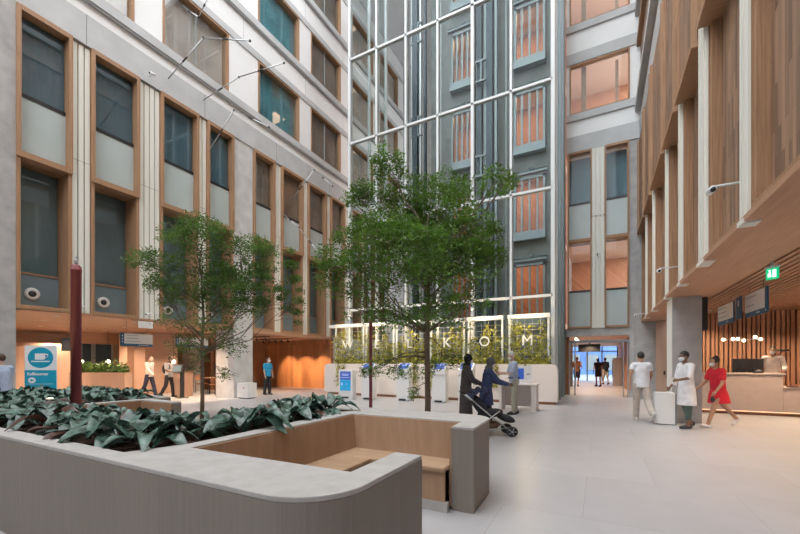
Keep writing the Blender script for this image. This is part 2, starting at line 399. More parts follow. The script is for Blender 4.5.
# ---- glass lift shaft
SX = [-10.4, -8.92, -7.44, -5.96, -4.48, -2.98, -1.5]; SY = 14.7
sh = thing('wall_glass', 'tall glazed wall of the lift shaft behind the greenery', 'glass wall', (0,0,0), kind='structure')
SZ = [.0, 3.92, 7.8, 11.72, 15.65, 19.6, 23.6]
for i, x in enumerate(SX):
    w = .09 if 0 < i < 6 else .13
    if i == 4: w = .12
    MB().box(x-w/2, SY-.06, 0, x+w/2, SY+.14, 24).build('post', 'steel_w', sh)
for z in SZ[1:]:
    MB().box(SX[0], SY-.06, z-.045, SX[-1], SY+.10, z+.045).build('transom', 'steel_w', sh)
for i in range(6):
    for k in range(6):
        MB().box(SX[i]+.03, SY, SZ[k]+.05, SX[i+1]-.03, SY+.02, SZ[k+1]-.05).build('pane', 'shaftglass', sh)
sr = thing('wall_glass_return', 'narrow glazed return of the lift shaft beside the passage doorway', 'glass wall', (0,0,0), kind='structure')
for y in (15.05, 16.4, 17.7, 18.7): MB().box(-1.53, y-.05, 0, -1.38, y+.05, 24).build('post', 'steel_b' if y > 15.1 else 'steel_w', sr)
for y0, y1 in ((15.1,16.35), (16.45,17.65), (17.75,18.65)):
    for k in range(6): MB().box(-1.48, y0, SZ[k]+.05, -1.46, y1, SZ[k+1]-.05).build('pane', 'win', sr)
sl = thing('wall_glass_left', 'glazed left return of the lift shaft near the tall windows', 'glass wall', (0,0,0), kind='structure')
for y in (16.4, 18.1): MB().box(-10.47, y-.05, 0, -10.33, y+.05, 24).build('post', 'steel_w', sl)
for y0, y1 in ((14.9,16.35), (16.45,18.05)):
    for k in range(6): MB().box(-10.41, y0, SZ[k]+.05, -10.39, y1, SZ[k+1]-.05).build('pane', 'shaftglass', sl)
# shaft back wall with landing openings
DZ = [3.45+3.93*k for k in range(5)]
DX = [(-6.55,-5.45), (-3.5,-2.15)]
mb = MB(); xs = [-7.7, DX[0][0], DX[0][1], DX[1][0], DX[1][1], -1.5]
for a, b in zip(xs[::2], xs[1::2]): mb.box(a, 18.1, 0, b, 18.3, 24)
for a, b in DX:
    zz = [0] + [q for z in DZ for q in (z, z+2.55)] + [24]
    for c, d in zip(zz[::2], zz[1::2]): mb.box(a, 18.1, c, b, 18.3, d)
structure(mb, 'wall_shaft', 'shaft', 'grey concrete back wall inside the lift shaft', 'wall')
structure(MB().box(-14, 25.8, 0, -1.5, 26, 24), 'wall_back', 'concrete', 'pale wall far behind the lift shaft', 'wall')
structure(MB().box(-7.7, 21, 0, -1.5, 21.2, 24), 'wall_landing', 'warm', 'warm wood wall of the lift landings', 'wall')
for k, z in enumerate(DZ):
    structure(MB().box(-7.7, 18.3, z-.3, -1.5, 21, z-.05), f'ceiling_{k+8}', 'peach', f'lift landing slab, {ORD[k]} from below', 'ceiling')
    for j, (a, b) in enumerate(DX):
        d = thing('elevator_door', f'steel-framed glass landing door, {ORD[k]} from below in the {("left","right")[j]} lift column', 'lift door', ((a+b)/2, 18.0, z), group='lift landing doors')
        fr = MB()
        fr.box(a, 17.9, z, a+.1, 18.06, z+2.5); fr.box(b-.1, 17.9, z, b, 18.06, z+2.5); fr.box(a, 17.9, z+2.4, b, 18.06, z+2.5)
        fr.build('frame', 'steel_b', d)
        for q in range(1, 4):
            x = a + (b-a)*q/4; MB().box(x-.045, 17.94, z+.05, x+.045, 18.02, z+2.4).build('bar', 'steel_b', d)
        MB().box(a+.1, 17.97, z, b-.1, 17.985, z+2.4).build('pane', 'win_l', d)
        MB().box(a-.02, 17.75, z-.38, b+.02, 18.06, z).build('apron', 'steel_b', d)
        hd = MB().box(a-.15, 17.8, z+2.6, b+.1, 17.95, z+2.68); hd.tube([(a-.15,17.86,z+2.76),(b+.1,17.86,z+2.76)], .03); hd.ball(((a+b)/2+.1,17.86,z+2.8), .1)
        hd.build('door_gear', 'steel_b', d)
# guide rails, counterweight and cables in the shaft
def rails(x, y, label, ws):
    for q, (dx, w, m, dp) in enumerate(ws):
        o = MB().box(x+dx-w/2, y-dp/2, .1, x+dx+w/2, y+dp/2, 23.8).build('guide_rail', m, None, origin=(x+dx, y, .1))
        tag(o, f'{label}, {ORD[q]} from its left', 'guide rail', 'vertical steel lift guide rails')
rails(-5.05, 17.2, 'dark upright steel rail in the lift shaft right of its middle', [(-.1,.10,'steel_d',.2), (.16,.2,'steel_d',.25), (.42,.08,'steel_b',.15), (.62,.28,'steel_d',.25), (.9,.1,'steel_b',.15)])
rails(-8.3, 17.0, 'dark upright steel rail in the lift shaft left of its middle', [(-.25,.12,'steel_d',.2), (.02,.06,'steel_w',.1), (.25,.22,'steel_d',.25), (.5,.08,'chrome',.1), (.75,.1,'steel_d',.2)])
for q, x in enumerate((-3.75, -1.85, -6.9)):
    o = MB().tube([(x,17.4,0),(x,17.4,23.8)], .025, 6).build('lift_cable', 'steel_w', None, origin=(x,17.4,.1))
    tag(o, ('pale lift cable left of the right-hand landing doors', 'pale lift cable right of the right-hand landing doors', 'pale lift cable left of the left-hand landing doors')[q], 'cable', 'lift cables')
for q, (z, x) in enumerate(((9.9,-4.85), (14.2,-4.85), (6.5,-4.85), (5.3,-8.0), (12.6,-8.0), (17.2,-8.0))):
    t = MB(); t.box(x-.3, 16.9, z, x+.3, 17.0, z+.08); t.box(x-.3, 16.9, z+.9, x+.3, 17.0, z+.98); t.box(x-.3, 16.9, z+.08, x-.22, 17, z+.9); t.box(x+.05, 16.9, z+.08, x+.11, 17, z+.9)
    o = t.build('rail_bracket', 'steel_b', None, origin=(x,17,z))
    tag(o, ['steel lift rail bracket right of the middle, above the tree top','steel lift rail bracket right of the middle, near the frame top','steel lift rail bracket right of the middle, behind the tree crown','steel lift rail bracket left of the middle, low behind the crown','steel lift rail bracket left of the middle, at mid height','steel lift rail bracket left of the middle, high up'][q], 'bracket', 'lift rail brackets')
structure(MB().box(-10.6, 14.5, 24, 1.5, 26, 24.3).box(-14, 18.4, 24, -10.6, 26, 24.3), 'ceiling_shaft', 'grey_band', 'roof slab over the lift shaft and far wing', 'ceiling')
# slim cables
for k, z in enumerate(()):
    o = MB().box(-7.7, 16.2, z-.1, -1.55, 16.35, z+.05).build('shaft_beam', 'steel_b', None, origin=(-4.6,16.2,z)); tag(o, f'slim steel beam crossing inside the lift shaft, {ORD[k]} from below', 'beam', 'shaft cross beams')

# ---- far right wall with the passage doorway
Y2 = 18.8; FX0, FX1 = -1.35, 1.5
mb = MB()
mb.box(1.1, Y2, 0, FX1+.5, Y2+.3, 3.0); mb.box(FX0, Y2, 2.65, 1.1, Y2+.3, 3.0)
mb.box(1.09, Y2, 3.0, FX1+.5, Y2+.3, 10.9)
structure(mb, 'wall_far', 'concrete', 'grey concrete wall around the far passage doorway', 'wall')
mb = MB(); zz = [11.62] + [q for p in ((12.63,14.85), (16.62,18.9), (20.6,22.9)) for q in p] + [24.2]
for a, b in zip(zz[::2], zz[1::2]): mb.box(FX0, Y2, a, FX1, Y2+.3, b)
for a, b in zip(zz[1::2], zz[2::2]):
    mb.box(1.12, Y2, a, FX1, Y2+.3, b); mb.box(FX0, Y2, a, -1.22, Y2+.3, b)
structure(mb, 'wall_far_upper', 'white', 'white rendered upper wall at the far end', 'wall')
structure(MB().box(FX0, Y2-.05, 10.9, FX1, Y2+.3, 11.62), f'trim_{n}', 'grey_band', 'grey precast band on the far wall', 'trim'); n += 1
for i, (a, b) in enumerate(((12.63,14.85), (16.62,18.9), (20.6,22.9))):
    structure(MB().box(FX0, Y2-.1, a-.32, FX1, Y2, a-.02).box(FX0, Y2-.06, b+.02, FX1, Y2, b+.5), f'trim_{n}', 'grey_band', f'grey ledges of the {ORD[i]} wide window up the far wall', 'trim'); n += 1
    f = MB(); w = .06
    for c in (-1.22, 1.06): f.box(c, Y2-.04, a, c+w, Y2+.2, b)
    f.box(-1.16, Y2-.04, a, 1.06, Y2+.2, a+w); f.box(-1.16, Y2-.04, b-w, 1.06, Y2+.2, b)
    window(f'wide lit window, {ORD[i]} upward on the far wall', [('frame', f, 'oak'), ('pane', MB().box(-1.16, Y2+.06, a+w, 1.06, Y2+.08, b-w), 'win_l'),
        ('mullion', MB().box(-.75, Y2+.3, a, -.55, Y2+.4, b), 'oak'), ('mullion', MB().box(.6, Y2+.5, a, .72, Y2+.6, b), 'oak')])
for i, (a, b) in enumerate(((-1.3,-.32), (.18,1.09))):
    f = MB(); w = .06
    for c in (a, b-w): f.box(c, Y2-.08, 3.0, c+w, Y2+.25, 10.9)
    for z0, z1 in ((3.0,3.08), (6.86,6.98), (10.8,10.9)): f.box(a+w, Y2-.1, z0, b-w, Y2+.25, z1)
    window(f'tall oak-framed window on the far wall, {("left","right")[i]} of the far pilaster', [('frame', f, 'oak'),
        ('pane', MB().box(a+w, Y2+.03, 4.7, b-w, Y2+.05, 6.86), 'win_l'), ('frosted_panel', MB().box(a+w, Y2+.03, 3.08, b-w, Y2+.08, 4.62), 'frost'),
        ('rail', MB().box(a+w, Y2, 4.62, b-w, Y2+.08, 4.7), 'black'), ('upper_pane', MB().box(a+w, Y2+.03, 8.62, b-w, Y2+.05, 10.8), 'win_l'),
        ('rail', MB().box(a+w, Y2, 8.54, b-w, Y2+.08, 8.62), 'black'), ('frosted_panel', MB().box(a+w, Y2+.03, 6.98, b-w, Y2+.08, 8.54), 'frost'),
        ('upper_blind', MB().box(a+.05, Y2+.5, 7.0, b-.05, Y2+.52, 10.9), 'blind_d')])
mb = MB().box(-.32, Y2, 3.0, .18, Y2+.2, 10.9)
for q in range(3): mb.box(-.32+.165*q+.02, Y2-.08, 3.0, -.32+.165*(q+1)-.02, Y2, 10.88)
mb.box(-.32, Y2-.085, 7.9, .18, Y2, 7.915, 1)
structure(mb, f'trim_{n}', ['cream', 'ledge'], 'fluted cream pilaster on the far wall between its two tall windows', 'trim'); n += 1
structure(MB().box(FX0, 22.3, 3.1, FX1, 22.5, 24), 'wall_far_room', 'warm', 'warm wood wall of the rooms behind the far windows', 'wall')
for k, z in enumerate((3.0, 6.88, 10.9, 15.6, 19.6)):
    structure(MB().box(FX0, Y2+.3, z-.1, FX1, 22.3, z), f'ceiling_{k+14}', 'peach', f'floor slab behind the far wall, {ORD[k]} from below', 'ceiling')
# passage
mb = MB().box(-2.3, Y2+.3, 0, -2.1, 34, 3).box(FX0-.9, Y2+.3, 0, -1.25, Y2+.5, 3)
structure(mb, 'wall_passage_left', 'stagewood', 'wood wall on the left of the passage', 'wall')
structure(MB().box(1.25, Y2+.3, 0, 1.45, 34, 3), 'wall_passage_right', 'stagewood', 'wood wall on the right of the passage', 'wall')
structure(MB().box(-2.3, Y2+.3, 2.72, 1.45, 34, 2.9), 'ceiling_passage', 'peach', 'pale wood ceiling of the passage', 'ceiling')
d = thing('door_1', 'glazed sliding doorway of the passage under a steel header', 'door', (0,0,0), kind='structure')
mb = MB().box(-1.25, Y2-.02, 2.36, 1.1, Y2+.16, 2.46); mb.build('header', 'steel_b', d)
for x in (-1.25, -1.02, .86, 1.02): MB().box(x, Y2, 0, x+.05, Y2+.1, 2.36).build('jamb', 'chrome', d)
MB().box(-1.2, Y2+.04, .02, -1.02, Y2+.06, 2.36).build('pane', 'win_l', d); MB().box(.91, Y2+.04, .02, 1.02, Y2+.06, 2.36).build('pane', 'win_l', d)
e = thing('door_2', 'glazed street entrance at the end of the passage', 'door', (0,0,0), kind='structure')
for x in (-2.1, -.95, .1, 1.15): MB().box(x, 33.8, 0, x+.09, 33.9, 2.7).build('jamb', 'steel_b', e)
MB().box(-2.1, 33.8, 2.3, 1.24, 33.9, 2.38).build('header', 'steel_b', e)
for a, b in ((-2,-.95), (-.85,.1), (.2,1.15)): MB().box(a, 33.84, .02, b, 33.86, 2.3).build('pane', 'win_l', e)
structure(MB().box(-14, 34, -.2, 12, 60, -.01), 'floor_street', 'paving', 'bright street paving outside the entrance', 'paving')
mb = MB().box(-12, 52, -.01, 12, 53, 14)
for k in range(12):
    for q in range(4): mb.box(-11.5+2*k, 51.95, .5+3*q, -10.2+2*k, 52, 2.4+3*q, 1)
structure(mb, 'wall_street', ['bluewall', 'steel_b'], 'blue building front across the street', 'wall')
t = thing('hanging_monitor', 'black screen hanging from the passage ceiling', 'screen', (-.5,24,2.08)); MB().box(-1.1,24,2.08,.02,24.12,2.5).build('panel', 'black', t); MB().box(-.56,24.03,2.5,-.5,24.09,2.72).build('bracket', 'steel_d', t)
cb = thing('vending_cabinet', 'grey upright cabinet against the right wall of the passage', 'cabinet', (1.0,28,0))
MB().box(.72, 27.6, 0, 1.22, 28.6, 1.75).build('body', 'chrome', cb); MB().box(.70, 27.7, .5, .72, 28.5, 1.6).build('front_panel', 'blind_d', cb)

# ---- right facade
PY = [(1.4,1.6), (3.6,3.8), (5.72,5.91), (7.65,8.06), (9.7,9.93), (11.6,11.8), (14.2,14.5), (16.4,16.6)]
for i, (a, b) in enumerate(PY):
    mb = MB().box(1.5, a, 3.2, 1.53, b, 10.75).box(1.53, a+.003, 3.2, 1.9, b-.003, 10.75, 1); k = 2 if b-a < .3 else 3; st = (b-a)/k
    for q in range(k): mb.box(1.47, a+st*q+.02, 3.16, 1.5, a+st*(q+1)-.02, 10.7)
    mb.box(1.45, a, 3.10, 1.62, b, 3.16)
    structure(mb, f'trim_{n}', ['cream', 'oak'], f'cream pilaster on the right timber facade, {ORD[i]} from the near end', 'trim'); n += 1
bays = [(-.6,1.4)] + [(PY[i][1], PY[i+1][0]) for i in range(7)] + [(16.6,18.8)]
for i, (a, b) in enumerate(bays):
    o = thing(f'wall_right_bay_{i+1}', f'timber clad bay of the right facade, {ORD[i]} from the near end', 'timber cladding', (0,0,0), kind='structure')
    MB().box(1.68, a, 3.3, 1.9, b, 6.86).build('lower_panel', 'plank', o)
    fr = MB()
    fr.box(1.53, a, 3.2, 1.9, b, 3.3); fr.box(1.55, a, 3.3, 1.68, a+.09, 6.86); fr.box(1.55, b-.09, 3.3, 1.68, b, 6.86)
    fr.build('frame', 'oak', o)
    MB().box(1.45, a+.02, 6.98, 1.9, b-.02, 10.75).build('upper_panel', 'plank', o)
    MB().box(1.38, a, 6.86, 1.9, b, 6.98).build('hood', 'oak_x', o)
    MB().box(1.38, a, 6.98, 1.46, a+.08, 10.75).box(1.38, b-.08, 6.98, 1.46, b, 10.75).build('upper_frame', 'oak', o)
structure(MB().box(1.46, -2, 10.75, 1.9, Y2, 11.65), f'trim_{n}', 'grey_band', 'grey band over the timber cladding on the right', 'trim'); n += 1
mb = MB().box(1.5, -9, 11.65, 1.9, Y2, 24.2).box(1.6, -9, 3.2, 1.9, -.6, 11.65)
structure(mb, 'wall_right_upper', 'plank', 'upper timber clad wall on the right', 'wall')
for i, (a, b) in enumerate(WZ):
    structure(MB().box(1.3, -2, a-.36, 1.5, Y2, a-.06), f'trim_{n}', 'grey_band', f'grey sill ledge on the right wall, {ORD[i]} upward', 'trim'); n += 1
    structure(MB().box(1.36, -2, b, 1.5, Y2, b+.3), f'trim_{n}', 'oak_y', f'oak lintel on the right wall, {ORD[i]} upward', 'trim'); n += 1
# right soffit, slatted ceiling, columns, back wall
structure(MB().box(1.47, -9, 3.12, 2.42, Y2, 3.19), 'ceiling', 'soffit', 'flat wood soffit along the right facade edge', 'ceiling')
mb = MB().box(2.42, -9, 3.34, 13, 16.9, 3.45, 1).box(2.42, -4, 3.16, 2.47, 16.9, 3.34)
y = -4
x = 2.52
while x < 13:
    mb.box(x, -4, 3.2, x+.085, 16.9, 3.3); x += .125
structure(mb, 'ceiling_slatted', ['slat_y', 'seam'], 'slatted wood ceiling over the reception', 'ceiling')
mb = MB().box(2.3, 16.98, 0, 13, 17.1, 3.4, 1); x = 2.35; k = 0
while x < 12.9:
    w = (.085, .06, .1)[k % 3]; mb.box(x, 16.86 - (.03 if k % 2 else 0), 0, x+w, 16.98, 3.3); x += w+.04; k += 1
structure(mb, 'wall_right', ['slat', 'seam'], 'vertical wood slat wall behind the reception', 'wall')
structure(MB().box(12.9, -4, 0, 13.1, 17, 3.4), 'wall_right_end', 'peach', 'end wall of the reception area', 'wall')
tag(MB().box(1.6, 11.6, 0, 2.2, 12.4, 3.12).build('column', 'concrete', None, .01, origin=(1.9,12,0)), 'square grey concrete column at the reception corner', 'column', kind='structure')
structure(MB().box(1.592, 11.6, 0, 1.6, 12.4, 3.1), f'trim_{n}', 'white', 'side face of the concrete column, whitened as if lit', 'trim'); n += 1  # thin white strip stands for the light on this column face
structure(MB().box(1.25, 18.0, 0, 1.95, 18.2, 3.11), 'wall_far_right', 'concrete', 'short concrete wall beyond the column', 'wall')
o = thing('door_3', 'pale wood door panel beyond the concrete column', 'door', (0,0,0), kind='structure')
MB().box(1.95, 17.95, 0, 3.2, 18.15, 3.11).build('panel', 'peach', o); MB().box(2.2, 17.9, 1.0, 2.24, 17.95, 1.15).build('handle', 'black', o)

# ---- unseen rear wall of the atrium, its height shaped to block sky light
mb = MB().box(-24, -9.3, 0, 14, -9, 13.5)
for k in range(9):
    for q in range(2): mb.box(-13+1.75*k, -9.02, 3.2+4.1*q, -11.8+1.75*k, -8.98, 6.4+4.1*q, 1)
structure(mb, 'wall_rear', ['concrete_l', 'blind_d'], 'pale rear wall of the atrium with dark windows', 'wall')
# ---- left under-croft
structure(MB().box(-24, -4, 2.87, XL-.02, 11.6, 2.93), 'ceiling_left', 'soffit', 'wood ceiling under the left facade', 'ceiling')
structure(MB().box(-24, 11.6, 2.75, XL+.04, 17.0, 2.89), 'ceiling_stage', 'soffit', 'wood ceiling of the stage recess', 'ceiling')
structure(MB().box(-19, 17, 0, XL, 17.2, 2.75), 'wall_stage_back', 'stagewood', 'lit vertical board wall of the stage recess', 'wall')
structure(MB().box(-18.6, 13.6, 0, -18.4, 17, 2.75), 'wall_stage_side', 'slat', 'brown side wall of the stage recess', 'wall')
structure(MB().box(XL-.4, 17.2, 0, XL, 26, 2.9), 'wall_left_far', 'concrete_l', 'pale wall beyond the stage recess', 'wall')
structure(MB().box(-23.2, -4, 0, -23, 17, 2.9), 'wall_cafe', 'peach', 'peach wood wall at the back of the coffee corner', 'wall')
structure(MB().box(-23, 13.4, 0, -18.6, 13.6, 2.9), 'wall_cafe_end', 'slat', 'brown end wall of the coffee corner', 'wall')
# ------------------------------------------------------------------ planter with sunken bench
def arc(cx, cy, r, a0, a1, n=10): return [(cx+r*math.cos(R(a0+(a1-a0)*i/n)), cy+r*math.sin(R(a0+(a1-a0)*i/n))) for i in range(n+1)]
ZR = .85
front = [(-10.5,1.33)] + arc(-1.47,1.71,.37,-90,0) + [(-1.10,2.42),(-1.31,2.42),(-1.31,1.86),(-2.76,1.82),(-2.76,3.98),(-1.34,4.0),(-1.33,3.65),(-1.10,3.65)] \
    + arc(-1.44,4.28,.32,0,90) + [(-3.72,4.6),(-3.72,2.62),(-3.58,2.62),(-3.58,4.23),(-3.0,4.23),(-2.9,1.88),(-3.04,1.5),(-10.5,1.5)]
back = [(-3.72,2.5),(-3.72,2.62),(-7.0,2.62),(-7.0,3.72),(-6.1,3.72),(-6.1,3.86),(-7.05,3.9),(-7.12,4.3),(-10.5,4.6),(-10.5,4.42),(-7.14,4.12),(-7.14,2.5)]
pl = thing('planter_bench', 'long grey concrete planter with a wood-lined bench alcove and a rounded corner', 'planter', (-3.5,3,0))
MB().prism(front, 0, ZR-.03).build('wall', 'planter', pl); MB().prism(front, ZR-.03, ZR).build('coping', 'coping', pl, .006)
MB().prism(back, 0, ZR-.03).build('wall', 'planter', pl); MB().prism(back, ZR-.03, ZR).build('coping', 'coping', pl, .006)
MB().box(-6.995,2.63,.03,-6.96,3.71,ZR-.02).build('backrest', 'bench', pl); MB().box(-6.96,3.69,.03,-6.11,3.715,ZR-.02).build('backrest', 'bench', pl)
MB().box(-6.96,2.63,.40,-6.5,3.69,.452).build('seat', 'seatwood', pl, .015); MB().box(-6.55,2.63,.1,-6.53,3.69,.40).build('seat_front', 'bench', pl)
# wood lining: leaning backrests
def lean(p0, p1, inx, iny, top=ZR-.015, bot=.45, lean_d=.10):
    """back panel from rim line p0-p1 sloping inward (inx,iny) down to the seat"""
    mb = MB(); (x0,y0),(x1,y1) = p0, p1
    a = [(x0+inx*.004,y0+iny*.004,top),(x1+inx*.004,y1+iny*.004,top),(x1+inx*lean_d,y1+iny*lean_d,bot),(x0+inx*lean_d,y0+iny*lean_d,bot)]
    b = [(x0,y0,top),(x1,y1,top),(x1,y1,bot),(x0,y0,bot)]
    c = [(x0+inx*.02,y0+iny*.02,top),(x1+inx*.02,y1+iny*.02,top)]
    vs = [b[0],b[1],b[2],b[3], c[0],c[1],a[2],a[3]]
    return mb.add(vs, [(4,5,6,7),(0,1,5,4),(1,2,6,5),(3,0,4,7),(0,3,2,1),(2,3,7,6)])
lean((-2.76,1.84),(-2.76,3.97),1,0).build('backrest', 'bench', pl)
lean((-2.76,3.98),(-1.36,4.0),0,-1).build('backrest', 'bench', pl)
lean((-2.7,1.83),(-1.33,1.87),0,1).build('backrest', 'bench', pl)
MB().box(-1.36,3.66,.03,-1.335,3.99,ZR-.02).build('end_lining', 'bench', pl)
MB().box(-2.75,3.52,.40,-1.36,3.97,.452).build('seat', 'seatwood', pl, .015)
MB().box(-2.75,1.86,.40,-2.2,3.52,.452).build('seat', 'seatwood', pl, .015)
MB().box(-2.2,1.88,.40,-1.34,2.32,.452).build('seat', 'seatwood', pl, .015)
MB().box(-2.25,3.56,.1,-1.37,3.58,.40).build('seat_front', 'bench', pl)
MB().box(-2.27,1.9,.1,-2.25,3.56,.40).build('seat_front', 'bench', pl)
MB().box(-2.25,2.24,.1,-1.35,2.26,.40).build('seat_front', 'bench', pl)
MB().box(-2.25,3.55,0,-1.34,3.6,.1).box(-2.28,2.2,0,-2.24,3.55,.1).box(-2.24,2.2,0,-1.35,2.26,.1).build('plinth', 'coping', pl)
# soil
def soil_piece(x0, y0, x1, y1, label, zt=.79):
    mb = MB(); nx = max(4, int((x1-x0)/.06)); ny = max(4, int((y1-y0)/.06)); rr = random.Random(3)
    vs = [(x0+(x1-x0)*i/nx, y0+(y1-y0)*j/ny, zt + .03*noise.noise((i*.3,j*.3,1)) + rr.uniform(-.012,.012)) for j in range(ny+1) for i in range(nx+1)]
    fs = [(j*(nx+1)+i, j*(nx+1)+i+1, (j+1)*(nx+1)+i+1, (j+1)*(nx+1)+i) for j in range(ny) for i in range(nx)]
    mb.add(vs, fs); o = mb.build('bark_mulch', 'soil', None, origin=(x0,y0,zt)); return tag(o, label, 'mulch', kind='stuff')
soil_piece(-7.1,1.51,-3.06,2.49, 'brown bark mulch of the bed along the front rim')
soil_piece(-3.57,2.5,-2.96,4.22, 'brown bark mulch of the narrow bed beside the alcove')
soil_piece(-10.4,1.51,-7.16,4.1, 'brown bark mulch of the wide bed at the left end')

# ------------------------------------------------------------------ broad-leaved bedding plants
def blade(mb, base, ang, length, width, rise, droop, mi, rr):
    n = 8; ca, sa = math.cos(ang), math.sin(ang); tw = rr.uniform(-.5,.5)
    prev = []
    vs = []
    for i in range(n+1):
        t = i/n; r = length*(t*.98); z = rise*math.sin(min(1,t*1.15)*PI*.62) - droop*t*t
        w = width*(max(0, math.sin(PI*min(1,(t*.93+.05)))**.75)) * (.12 if t < .16 else 1) + .003
        px, py = base[0]+ca*r, base[1]+sa*r; pz = base[2]+z
        wob = .012*math.sin(t*11+tw*5)
        for s_, up in ((-1,.22),(0,-.02),(1,.22)):
            off = s_*w/2; k = up*w*.9 + s_*tw*w*.25 + (wob if s_ else 0)
            vs.append((px - sa*off, py + ca*off, pz + k))
    fs = []
    for i in range(n):
        for q in (0,1): fs.append((i*3+q, i*3+q+1, (i+1)*3+q+1, (i+1)*3+q))
    mb.add(vs, fs, mi, True)
def plant_proto(seed, nl, L, redn):
    rr = random.Random(seed); t = empty('broad_leaved_plant'); fm = MB(); st = MB()
    for k in range(nl):
        a = 2*PI*k/nl*1.0 + rr.uniform(-.35,.35); inner = k % 3 == 2
        ln = L*rr.uniform(.75,1.12)*(.8 if inner else 1); ri = ln*rr.uniform(.2,.45) if not inner else ln*rr.uniform(.5,.72)
        blade(fm, (.02*math.cos(a),.02*math.sin(a),.02), a, ln*(.75 if inner else 1), rr.uniform(.10,.145)*L/.4, ri, ln*rr.uniform(.12,.45), 1 if k in redn else 0, rr)
    st.tube([(0,0,-.04),(0,0,.07)], [.022,.014], 7)
    local(fm, 'foliage', ['bed','bedred'], t); local(st, 'stem', 'bedred', t)
    return t
protos = [plant_proto(1, 14, .42, (4,)), plant_proto(2, 12, .46, (9,)), plant_proto(3, 15, .39, ()), plant_proto(4, 13, .45, ())]
used = set()
def copy_tree(o, parent=None):
    c = o.copy(); col.objects.link(c)
    if parent is not None: c.parent = parent
    for ch in list(o.children): copy_tree(ch, c)
    return c
def place_plant(k, x, y, z, rz, s, label, group):
    o = protos[k] if k not in used else copy_tree(protos[k]); used.add(k)
    o.location = (x,y,z); o.rotation_euler = (0,0,rz); o.scale = (s,s,s)
    tag(o, label, 'plant', group); return o
rr = random.Random(11)
rows = [('front rim of the planter', [(-3.34-.42*i, 1.80+.03*(i%2)) for i in range(16)]),
        ('back edge of the front bed', [(-3.45-.46*i, 2.22+.05*(i%2)) for i in range(14)]),
        ('wooden alcove', [(-3.2-.12*(i%2), 2.62+.34*i) for i in range(5)]),
        ('wide left bed, near side', [(-7.5-.48*i, 2.75+.05*(i%2)) for i in range(6)]),
        ('wide left bed, middle', [(-7.45-.5*i, 3.25+.05*(i%2)) for i in range(6)]),
        ('wide left bed, far side', [(-7.5-.5*i, 3.82+.05*i) for i in range(6)])]
for rn, pts in rows:
    for i, (x, y) in enumerate(pts):
        k = rr.randrange(4)
        end = 'near end' if rn == 'wooden alcove' else 'right'
        lab = f'broad-leaved plant, {ORD[i]} from the {end} along the {rn}' if 'left bed' not in rn else f'broad-leaved plant in the {rn}, {ORD[i]} from the right'
        place_plant(k, x + rr.uniform(-.05,.05), y + rr.uniform(-.04,.04), .80, rr.uniform(0,6.28), rr.uniform(.85,1.12)*(1.15 if rn == 'wooden alcove' else 1), lab, 'broad-leaved plants in the planter')
# small uplights among the plants
for x, y, lab in ((-4.32,2.02,'small glowing uplight among leaves near the front rim'), (-3.4,3.9,'small glowing uplight among leaves near the alcove corner'), (-7.3,2.6,'small glowing uplight beside the left alcove wall')):
    t = thing('garden_spotlight', lab, 'spotlight', (x,y,.8), group='planter uplights')
    m1 = MB(); m1.tube([(0,0,-.05),(0,0,.06)], .012, 6); m1.lathe([(.03,.05),(.045,.08),(.045,.15),(.04,.15)], (0,0,0), 12); local(m1, 'body', 'black', t)
    m2 = MB(); m2.lathe([(.0,.151),(.04,.151),(.03,.16),(.0,.162)], (0,0,0), 12); local(m2, 'lens', 'bulb', t)
    l = bpy.data.lights.new('uplight', 'SPOT'); l.energy = 20; l.color = (1,.62,.3); l.spot_size = R(120); l.spot_blend = .6; l.shadow_soft_size = .03
    lo = bpy.data.objects.new('uplight', l); col.objects.link(lo); lo.parent = t; lo.location = (0,0,.2); lo.rotation_euler = (PI,0,0)

# ------------------------------------------------------------------ red posts
def red_post(x, y, z0, h, r, lab):
    t = thing('red_post', lab, 'post', (x,y,z0), group='red posts')
    m = MB(); m.lathe([(r,0),(r,h-.16),(r*1.06,h-.16),(r*1.06,h-.13),(r,h-.13),(r,h-.1),(r*.6,h-.07),(r*.35,h-.06)], seg=18); local(m, 'shaft', 'red', t)
    k = MB(); k.lathe([(r*.3,h-.06),(r*.3,h-.03),(r*.42,h-.02),(r*.42,h),(.004,h+.005)], seg=12); k.tube([(0,0,h),(0,0,h+.06)], .006, 6); local(k, 'finial', 'chrome', t)
red_post(-6.5, 2.6, .6, 2.33, .062, 'tall oxide red post standing among the planter leaves at left')
red_post(-6.1, 9.7, 0, 2.9, .05, 'slimmer oxide red post before the white kiosks')

